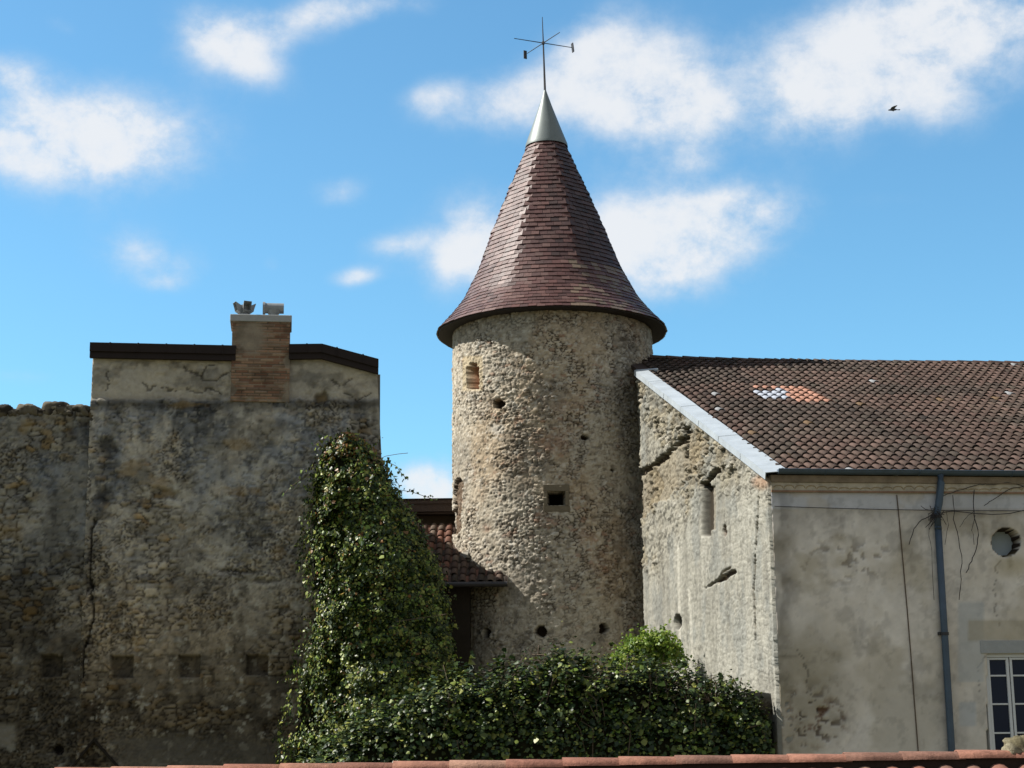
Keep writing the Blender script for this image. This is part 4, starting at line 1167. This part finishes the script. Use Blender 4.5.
# mortar fillet where the roof meets the tower
ff_ = MB()
fp = [tower_pt(453.5, 541, -.05), tower_pt(455, 553, -.05), tower_pt(462, 557, -.05), tower_pt(471, 553, -.05)]
fq = [p + np.array([.05, .05, .30]) for p in fp]; fp = [p + np.array([-.10, -.16, -.12]) for p in fp]
for k in range(3):
    ff_.hexa([fp[k], fp[k + 1], fp[k + 1] + np.array([.2, .2, 0]), fp[k] + np.array([.2, .2, 0]), fq[k], fq[k + 1], fq[k + 1] + np.array([.15, .15, 0]), fq[k] + np.array([.15, .15, 0])])
ff_.build('mortar_fillet', M_CONCD, lk)
# rear range behind: timber eave and wall
rw = thing('rear_range', 'dark rear range with timber eave board seen between ivy and tower', 'building', tuple(at(430, 745, 42.5)))
ra, rb_ = at(330, 500.5, 41), at(478, 500.5, 41); ra[2] = rb_[2] = at(430, 500, 41)[2]
w_ = MB(); w_.box(ra + np.array([0, .45, -ra[2]]), np.array([rb_[0] - ra[0] - .1, 0, 0]), np.array([0, 3, 0]), np.array([0, 0, ra[2] - .1]), rgb(96, 84, 70)); w_.build('wall', M_STONE2, rw)
e_ = MB(); L_ = np.array([rb_[0] - ra[0] - .2, 0, 0])
e_.box(ra + Zv * -.28, L_, np.array([0, .05, 0]), Zv * .27); e_.box(ra + np.array([0, -.03, -.09]), L_, np.array([0, .028, 0]), Zv * .09)
e_.box(ra + np.array([0, .051, -.33]), L_, np.array([0, .6, 0]), Zv * .03); e_.build('eave_board', M_WOOD, rw)
e_ = MB(); e_.hexa([ra + np.array([0, -.05, .002]), rb_ + np.array([-.2, -.05, .002]), rb_ + np.array([-.2, 3.4, .05]), ra + np.array([0, 3.4, .05]), ra + np.array([0, -.05, .035]), rb_ + np.array([-.2, -.05, .035]), rb_ + np.array([-.2, 3.4, .12]), ra + np.array([0, 3.4, .12])]); e_.build('roof', M_EAVE, rw)

# ================================================================== FOLIAGE


def leafmesh(name, P, Nrm, size, col, m, parent):
    """folded ivy-like leaves: 6 vertices, 4 triangles each"""
    n = len(P); Nrm = Nrm / np.linalg.norm(Nrm, axis=1)[:, None]
    hang = np.stack([RNG.normal(0, .5, n), RNG.normal(0, .5, n), -np.ones(n)], 1)
    t = hang - (hang * Nrm).sum(1)[:, None] * Nrm; t /= np.linalg.norm(t, axis=1)[:, None]
    b = np.cross(Nrm, t); s = size[:, None]
    fold = RNG.uniform(-.05, .35, n)[:, None]
    v0 = P - t * s * .45; v1 = P + t * s * .6
    l1 = P - t * s * .15 + b * s * .52 - Nrm * s * fold; l2 = P + t * s * .22 + b * s * .36 - Nrm * s * fold * .7
    r1 = P - t * s * .15 - b * s * .52 - Nrm * s * fold; r2 = P + t * s * .22 - b * s * .36 - Nrm * s * fold * .7
    V = np.stack([v0, v1, l1, l2, r1, r2], 1).reshape(-1, 3); i = np.arange(n) * 6
    T = np.concatenate([np.stack([i, i + 2, i + 3], 1), np.stack([i, i + 3, i + 1], 1), np.stack([i, i + 5, i + 4], 1), np.stack([i, i + 1, i + 5], 1)])
    return mesh_np(name, V, T, np.repeat(col, 6, 0), m, parent)


def shoots(P, Nv, k, up=.5):
    """short straggling shoots standing off the leaf mass; returns extra leaf points and normals"""
    idx = RNG.integers(0, len(P), k); LP, LN = [], []
    for i_ in idx:
        d = Nv[i_] / np.linalg.norm(Nv[i_]) + RNG.normal(0, .5, 3) + np.array([0, 0, up]); d /= np.linalg.norm(d)
        L = RNG.uniform(.12, .42); m_ = int(4 + L * 16)
        for t in np.linspace(.1, 1, m_):
            LP.append(P[i_] + d * L * t + np.array([0, 0, -.25 * L * t * t]) + RNG.normal(0, .018, 3)); LN.append(Nv[i_] + RNG.normal(0, .7, 3))
    return np.array(LP), np.array(LN)


def leafcol(n, pal, var=.25):
    c = np.array(pal)[RNG.integers(0, len(pal), n)]; return c * RNG.uniform(1 - var, 1 + var, n)[:, None]


IVY_PAL = [rgb(48, 66, 30), rgb(58, 78, 34), rgb(70, 88, 40), rgb(40, 58, 30), rgb(84, 96, 44), rgb(52, 74, 40)]
IVY_LIGHT = [rgb(118, 130, 60), rgb(134, 138, 66), rgb(102, 124, 50)]
IVY_RUST = [rgb(128, 92, 52), rgb(112, 84, 50), rgb(138, 116, 58)]

# ---- tall ivy
yl_ = np.array([434, 441, 450, 462, 480, 520, 560, 600, 640, 670, 700, 730, 765, 800])
xl_ = np.array([340, 326, 316, 312, 308, 303, 298, 300, 297, 292, 285, 280, 276, 272.])
xr_ = np.array([350, 364, 376, 385, 392, 414, 438, 449, 452, 452, 450, 450, 452, 452.])


def ivy_point(y, a, rad=1.):
    """a 0..pi around from left to right; returns points, outward normals"""
    xl, xr = np.interp(y, yl_, xl_), np.interp(y, yl_, xr_)
    dep = np.interp(y, [434, 470, 560, 700, 800], [.55, .95, 1.55, 2.2, 2.4])
    lum = 1 + .42 * (fbm(a * 3 + 3, y / 26., 901, 3) - .5) + .26 * (fbm(a * 8, y / 10., 905, 2) - .5)
    xc, rx = (xl + xr) / 2, (xr - xl) / 2
    ca, sa = np.cos(a), np.sin(a)
    sx = -np.sign(ca) * np.abs(ca) ** .8
    uu = ((1 + np.clip(sx * np.minimum(lum, 1.05) * rad, -1, 1.1)) / 2) ** .78
    x = xc - rx + 2 * rx * uu
    back = 36 + (x - 380) / F * 36 * math.tan(math.radians(ANG))
    D = np.where(x > 385, back + (x - 385) * .012, back) - dep * sa ** .45 * lum * rad
    d = FWD[None] + RGT[None] * ((x - 512) / F)[:, None] + UPV[None] * ((384 - y) / F)[:, None]
    d = d / d[:, 1:2]
    P = E0 + d * D[:, None]
    Nv = np.stack([sx * 1.0 - .22, -sa * .9, .4 + 0 * a], 1)
    return P, Nv


def drop_inside(P):
    """keep leaves out of the tower's own stone"""
    return np.hypot(P[:, 0] - TX, P[:, 1] - TY) > TR + .1


ivy = thing('climbing_ivy', 'tall column of dark green ivy climbing the right end of the stone house', 'plant', tuple(at(365, 745, 34.5)))
n = 60000
y = 434 + (800 - 434) * RNG.random(n) ** .85; a = np.arccos(1 - 2 * RNG.random(n)); a = np.clip(a, .03, math.pi - .03)
P, Nv = ivy_point(y, a, 1.0 - .13 * RNG.random(n) ** 1.6 + .05 * RNG.normal(0, .5, n))
P += RNG.normal(0, .035, P.shape)
clump = fbm(P[:, 0] * 2.2, P[:, 2] * 2.2, 921, 3)
keep = (RNG.random(n) < np.clip(-.25 + 2.3 * clump, .04, 1)) & drop_inside(P)
P, Nv, y_ = P[keep], Nv[keep], y[keep]
eP, eN = shoots(P, Nv, 330, .3); P = np.concatenate([P, eP]); Nv = np.concatenate([Nv, eN]); y_ = np.concatenate([y_, np.full(len(eP), 780.)]); n = len(P)
Nv = Nv + RNG.normal(0, .42, Nv.shape)
col = leafcol(n, IVY_PAL) * .75; li_ = RNG.random(n) < .36; col[li_] = leafcol(li_.sum(), IVY_LIGHT)
ru = RNG.random(n) < np.interp(y_, [434, 455, 480, 800], [.5, .25, .05, .01]); col[ru] = leafcol(ru.sum(), IVY_RUST)
leafmesh('foliage', P, Nv, RNG.uniform(.027, .055, n) * (1 + 1.5 * RNG.random(n) ** 3), col, M_LEAF, ivy)


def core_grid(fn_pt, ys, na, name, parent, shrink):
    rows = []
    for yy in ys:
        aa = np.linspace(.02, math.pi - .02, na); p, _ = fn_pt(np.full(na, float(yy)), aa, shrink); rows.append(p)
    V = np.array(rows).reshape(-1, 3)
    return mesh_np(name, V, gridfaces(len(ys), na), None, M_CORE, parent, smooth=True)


core_grid(ivy_point, np.linspace(442, 800, 60), 26, 'dark_core', ivy, .86)
# loose sprays on the right outline
sp = MB(); LP = []; LN = []
for pts in ([(388, 462), (396, 466), (402, 474), (408, 480)], [(400, 490), (412, 492), (424, 496), (436, 500)], [(384, 466), (392, 474), (400, 487)], [(398, 500), (410, 508), (420, 520), (428, 535)],
            [(300, 480), (292, 486), (284, 494)], [(330, 436), (322, 440), (313, 446)], [(368, 464), (386, 456), (398, 454), (408, 453)], [(395, 622), (420, 618), (447, 614)], [(402, 660), (430, 668), (446, 672)]):
    q = [at(px_, py_, 35.2 - (.9 if py_ > 600 else 0) - (1.1 if px_ < 310 else 0) + random.uniform(-.05, .05)) for px_, py_ in pts]
    sp = MB(); sp.tube(q, .006, 4); sp.build('stem', M_TWIG, ivy)
    if pts[0][1] == 464: continue
    for (p0, p1) in zip(q[:-1], q[1:]):
        for t in np.linspace(0, 1, 6 if pts[0][0] > 320 else 4):
            LP.append(p0 + (p1 - p0) * t + RNG.normal(0, .03, 3)); LN.append(RNG.normal(0, 1, 3) + np.array([-.2, -.5, .4]))
n = len(LP); leafmesh('loose_leaves', np.array(LP), np.array(LN), RNG.uniform(.05, .09, n), leafcol(n, IVY_PAL + IVY_LIGHT), M_LEAF, ivy)

# ---- ivy hedge along the low wall
hx = np.array([300, 430, 470, 500, 520, 540, 560, 580, 600, 620, 640, 660, 680, 700, 713, 726, 739, 750, 759, 765])
hy = np.array([762, 682, 676, 672, 668, 664, 661, 666, 670, 666, 664, 668, 671, 677, 682, 688, 694, 700, 708, 724.])


def hedge_pt(x, a, rad=1.):
    """a 0 = front foot, pi/2 = crest, pi = back foot; x = place along the hedge"""
    D0 = np.interp(x, [300, 772], [27.0, 27.7]); endt = np.clip(np.minimum(x - 296, 771 - x) / 22., .12, 1) ** .5
    lum = 1 + .26 * (fbm(x / 30., a * 2.6, 951, 3) - .5) + .3 * (fbm(x / 9., a * 6, 953, 2) - .5)
    ytop = np.interp(x, hx, hy)
    d = FWD[None] + RGT[None] * ((x - 512) / F)[:, None] + UPV[None] * ((384 - ytop) / F)[:, None]; d = d / d[:, 1:2]
    zt = EYE + d[:, 2] * D0; zf = EYE - 1.6
    ca, sa = np.cos(a), np.sin(a)
    z = zf + (zt - zf) * np.abs(sa) ** .55 * np.minimum(lum, 1.06) * rad
    back = np.clip((772 - x) / 60., .25, 1)
    dy = -.62 * np.sign(ca) * np.abs(ca) ** .8 * lum * rad * np.where(ca > 0, 1, back) * endt
    D = D0 + dy
    P = np.stack([d[:, 0] * D0 + 0 * z, D, z], 1)
    return P, np.stack([0 * a - .15, -ca, sa + .2], 1)


hedge = thing('ivy_hedge', 'long dark ivy hedge over a low wall below the tower', 'hedge', tuple(at(600, 745, 31)))
n = 44000
x = 300 + 465 * RNG.random(n); a = RNG.uniform(.04, math.pi * .9, n)
P, Nv = hedge_pt(x, a, 1.0 - .14 * RNG.random(n) ** 1.6 + .03 * RNG.normal(0, 1, n))
P += RNG.normal(0, .04, P.shape)
clump = fbm(P[:, 0] * 2.2, P[:, 2] * 2.6, 961, 3)
keep = RNG.random(n) < np.clip(-.25 + 2.3 * clump, .04, 1)
P, Nv = P[keep], Nv[keep]
up_ = Nv[:, 2] > .75
eP, eN = shoots(P[up_], Nv[up_], 330, .8); P = np.concatenate([P, eP]); Nv = np.concatenate([Nv, eN]); n = len(P); Nv = Nv + RNG.normal(0, .32, Nv.shape)
col = leafcol(n, IVY_PAL) * .65; li_ = RNG.random(n) < .24; col[li_] = leafcol(li_.sum(), IVY_LIGHT) * .8
leafmesh('foliage', P, Nv, RNG.uniform(.028, .056, n) * (1 + 1.5 * RNG.random(n) ** 3), col, M_LEAF, hedge)
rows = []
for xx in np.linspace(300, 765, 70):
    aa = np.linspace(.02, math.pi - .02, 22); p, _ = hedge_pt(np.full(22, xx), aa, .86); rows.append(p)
mesh_np('dark_core', np.array(rows).reshape(-1, 3), gridfaces(70, 22), None, M_CORE, hedge, smooth=True)
st_ = MB()
for k in range(46):
    xx = random.uniform(430, 765); a0 = random.uniform(.5, 1.9); q = []
    for t in range(5):
        p, _ = hedge_pt(np.array([xx]), np.array([a0]), 1.0 + random.uniform(-.02, .06)); q.append(p[0]); xx = min(770, max(428, xx + random.uniform(-9, 14))); a0 += random.uniform(-.22, .22)
    st_ = MB(); st_.tube(q, random.uniform(.004, .009), 4); st_.build('stem', M_TWIG, hedge)
for k in range(20):
    b = at(700 + random.uniform(-5, 25), 712 + random.uniform(-6, 8), 27.3); e = b + np.array([random.uniform(-.6, .1), -.15, random.uniform(-.1, .5)])
    st_ = MB(); st_.tube([b, (b + e) / 2 + RNG.normal(0, .05, 3), e], .008, 4); st_.build('stem', M_TWIG, hedge)

# ---- bright green shrub between tower and gable
sh = thing('bright_shrub', 'small bright yellow-green shrub at foot of the sunlit gable wall', 'shrub', tuple(at(645, 745, 32.6)))
cS = at(648, 668, 32.4); PP, DD = [], []
for (x, y, rx, rz, k) in ((650, 668, .42, .72, 2600), (629, 666, .34, .46, 1500), (668, 664, .36, .50, 1500), (640, 650, .28, .30, 800), (660, 645, .22, .28, 600)):
    d = RNG.normal(0, 1, (k, 3)); d[:, 2] = np.abs(d[:, 2]) * .9 - .2; d /= np.linalg.norm(d, axis=1)[:, None]
    lum = 1 + .9 * (fbm(d[:, 0] * 3 + x, d[:, 2] * 3 + d[:, 1] * 2, 981, 3) - .5)
    PP.append(at(x, y, 32.4 + random.uniform(-.2, .2)) + d * np.array([rx, .42, rz]) * ((.6 + .45 * RNG.random(k)) * lum)[:, None]); DD.append(d)
P = np.concatenate(PP); d2 = np.concatenate(DD)
eP, eN = shoots(P, d2, 90, .9); P = np.concatenate([P, eP]); d2 = np.concatenate([d2, eN])
keep = RNG.random(len(P)) < .3 + 1.2 * fbm(P[:, 0] * 4, P[:, 2] * 4, 983, 2); P, d2 = P[keep], d2[keep]; n = len(P)
leafmesh('foliage', P, d2 + RNG.normal(0, .7, d2.shape) + np.array([0, 0, .3]), RNG.uniform(.035, .075, n), leafcol(n, [rgb(96, 122, 40), rgb(116, 138, 48), rgb(80, 108, 36), rgb(132, 148, 60)]), M_SHRUB, sh)
for k in range(14):
    dd = d[k]; tk = MB(); tk.tube([cS - Zv * 1.6, cS - Zv * .5 + dd * .15, cS + dd * np.array([.5, .4, .65])], [.03, .018, .006], 5); tk.build('stem', M_TWIG, sh)

# ---- broken pier at the end of the hedge
pr = thing('low_wall', 'short grey rubble wall stub at the shaded corner where the hedge ends', 'wall', tuple(at(758, 745, 27.7)))
PL = Plane(at(748, 745, 27.78)[:2], ANG)


def fn_low(px, py, U, Z):
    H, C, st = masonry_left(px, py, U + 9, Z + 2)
    return H * 1.2, mix(C * .55, rgb(96, 95, 90), 1 - sst(694, 702, py))  # shade below the pale top is painted into the stone


ul0, ul1 = 0.0, PL.uz(775, 720)[0]
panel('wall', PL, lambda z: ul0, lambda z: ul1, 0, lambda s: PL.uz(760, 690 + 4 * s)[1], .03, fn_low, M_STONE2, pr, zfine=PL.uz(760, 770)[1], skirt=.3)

# ================================================================== FOREGROUND ROOF
fg = thing('foreground_roof', 'orange canal tile roof ridge running along the bottom of the view', 'roof', (0, 12, 0))
ra = at(-60, 770.3, 12.0); rb2 = at(1120, 747.6, 12.0)
ru_ = rb2 - ra; rul = np.linalg.norm(ru_); ru_ /= rul
sl = math.radians(19)
rw_ = np.array([0, math.cos(sl), math.sin(sl)]); rw_ -= (rw_ @ ru_) * ru_; rw_ /= np.linalg.norm(rw_)
rn_ = np.cross(ru_, rw_); rn_ = rn_ if rn_[2] > 0 else -rn_
# roof plane lies under the ridge tiles
RB = ra - Zv * .118
fpt = lambda u, w, h=0.: RB + ru_ * u + rw_ * (w - 2.55) + rn_ * h
fpal = [rgb(134, 90, 75), rgb(142, 101, 85), rgb(122, 84, 71), rgb(140, 108, 92), rgb(116, 86, 74)]
canal_roof('roof', fpt, int(rul / .184), 7, .184, .355, lambda u, w: fpal[random.randrange(5)] * random.uniform(.9, 1.08), M_TILE, fg, u0=.1, rfrac=.39, jit=.005)
ud = MB(); ud.hexa([fpt(0, -.05, -.1), fpt(rul, -.05, -.1), fpt(rul, 2.55, -.1), fpt(0, 2.55, -.1), fpt(0, -.05, -.004), fpt(rul, -.05, -.004), fpt(rul, 2.55, -.004), fpt(0, 2.55, -.004)], rgb(70, 50, 42))
bdir = np.array([0, math.cos(sl), -math.sin(sl)]); q0, q1 = fpt(0, 2.55, -.004), fpt(rul, 2.55, -.004)
ud.add([q0, q1, q1 + bdir * 3.2, q0 + bdir * 3.2], [(0, 1, 2, 3)], rgb(120, 76, 60))
ud.build('roof_underside', M_TILE, fg)
u = .02; k = 0
while u < rul - .1:
    rt = MB(); n7 = 12; rings = []
    tilt = random.uniform(-.003, .003)
    col = fpal[random.randrange(5)] * random.uniform(.85, 1.0)
    for (uu, r, dz) in ((u, .054, .004), (u + .2, .052, .002), (u + .43, .049, -.002)):
        for q in (1., .84):
            rings.append([ra + ru_ * uu + Zv * (-.054 + dz + tilt + r * q * math.sin(math.pi * (a / n7 * 1.04 - .02))) + np.array([0, -r * q * 1.8 * math.cos(math.pi * (a / n7 * 1.04 - .02)), 0]) for a in range(n7 + 1)])
    m_ = n7 + 1; vv = [p for g in rings for p in g]; fF = []
    for a in range(n7):
        fF += [(a, a + 1, 2 * m_ + a + 1, 2 * m_ + a), (2 * m_ + a, 2 * m_ + a + 1, 4 * m_ + a + 1, 4 * m_ + a), (m_ + a, m_ + a + 1, a + 1, a), (m_ + a, m_ + a + 1, 3 * m_ + a + 1, 3 * m_ + a)]
    rt.add(vv, fF, col); rt.build('ridge_tile', M_RIDGE, fg, smooth=True)
    u += .388; k += 1
mo = MB(); mo.box(ra + np.array([0, -.07, -.17]), ru_ * rul, np.array([0, .14, 0]), Zv * .13); mo.build('ridge_shade_mortar', mat('shade_dark_mortar', rgb(52, 44, 38), rough=1, noise=(12, .4), bump=(30, .8), spec=.1), fg)  # mortar bed coloured dark to imitate the shaded gap
# plain walls under the roof
fw = MB(); lo = fpt(0, -.05, -.1)
fw.box(np.array([ra[0], 9.75, 0]), np.array([rul, 0, 0]), np.array([0, 4.9, 0]), Zv * (lo[2] - .12), rgb(150, 142, 124)); fw.build('wall', M_RENDER, fg)
# moss clump sitting on the ridge
cm = at(1023, 749, 12.0)
ms = lump('moss_clump', cm + np.array([0, .0, .0]), (np.array([.135, 0, 0]), np.array([0, .10, 0]), Zv * .09), M_MOSS, None, 61, (rgb(100, 94, 74), rgb(138, 132, 112)), 60, 36)
tag(ms, 'rounded dry grey-green moss clump sitting on the foreground ridge tiles', 'moss')
for (x, yv, w, h) in ((1000, 746, .07, .016), (952, 749, .10, .010), (985, 747.5, .06, .012)):
    pass

# ================================================================== BIRD
bd = thing('bird', 'tiny dark bird gliding in the sky right of the spire', 'bird', tuple(at(893, 110, 75)))
cB = at(893, 110, 75); prof = [(-.20, .012), (-.12, .045), (0, .06), (.1, .05), (.16, .034), (.2, .032), (.235, .006)]
bo = MB(); bo.tube([cB + np.array([-t * .96, t * .1, .02 * math.cos(t * 6)]) for t, _ in prof], [r for _, r in prof], 10)
bo.build('body', M_BIRD, bd, smooth=True)
for s in (-1, 1):
    wg = MB(); r0 = cB + np.array([-.05, 0, .03]); f = np.array([-1, .1, 0]); o_ = np.array([.15, s, .22])
    ch = [(0, .09, 0), (.14, .10, .03), (.28, .07, .0), (.38, .015, -.03)]
    vv = []
    for (t, c, dz) in ch:
        p = r0 + o_ * t + Zv * dz - f * t * .25
        vv += [p + f * c, p - f * c, p - f * c - Zv * .008, p + f * c - Zv * .008]
    ff3 = []
    for k in range(3):
        for q in range(4): ff3.append((k * 4 + q, k * 4 + (q + 1) % 4, k * 4 + 4 + (q + 1) % 4, k * 4 + 4 + q))
    ff3.append((12, 13, 14, 15)); wg.add(vv, ff3); wg.build('wing', M_BIRD, bd)
tl_ = MB(); q = cB + np.array([.18, -.02, 0]); tl_.hexa([q + np.array([0, -.02, -.005]), q + np.array([.14, -.06, -.005]), q + np.array([.14, .06, -.005]), q + np.array([0, .02, -.005]), q + np.array([0, -.02, .005]), q + np.array([.14, -.06, .005]), q + np.array([.14, .06, .005]), q + np.array([0, .02, .005])])
tl_.build('tail', M_BIRD, bd)
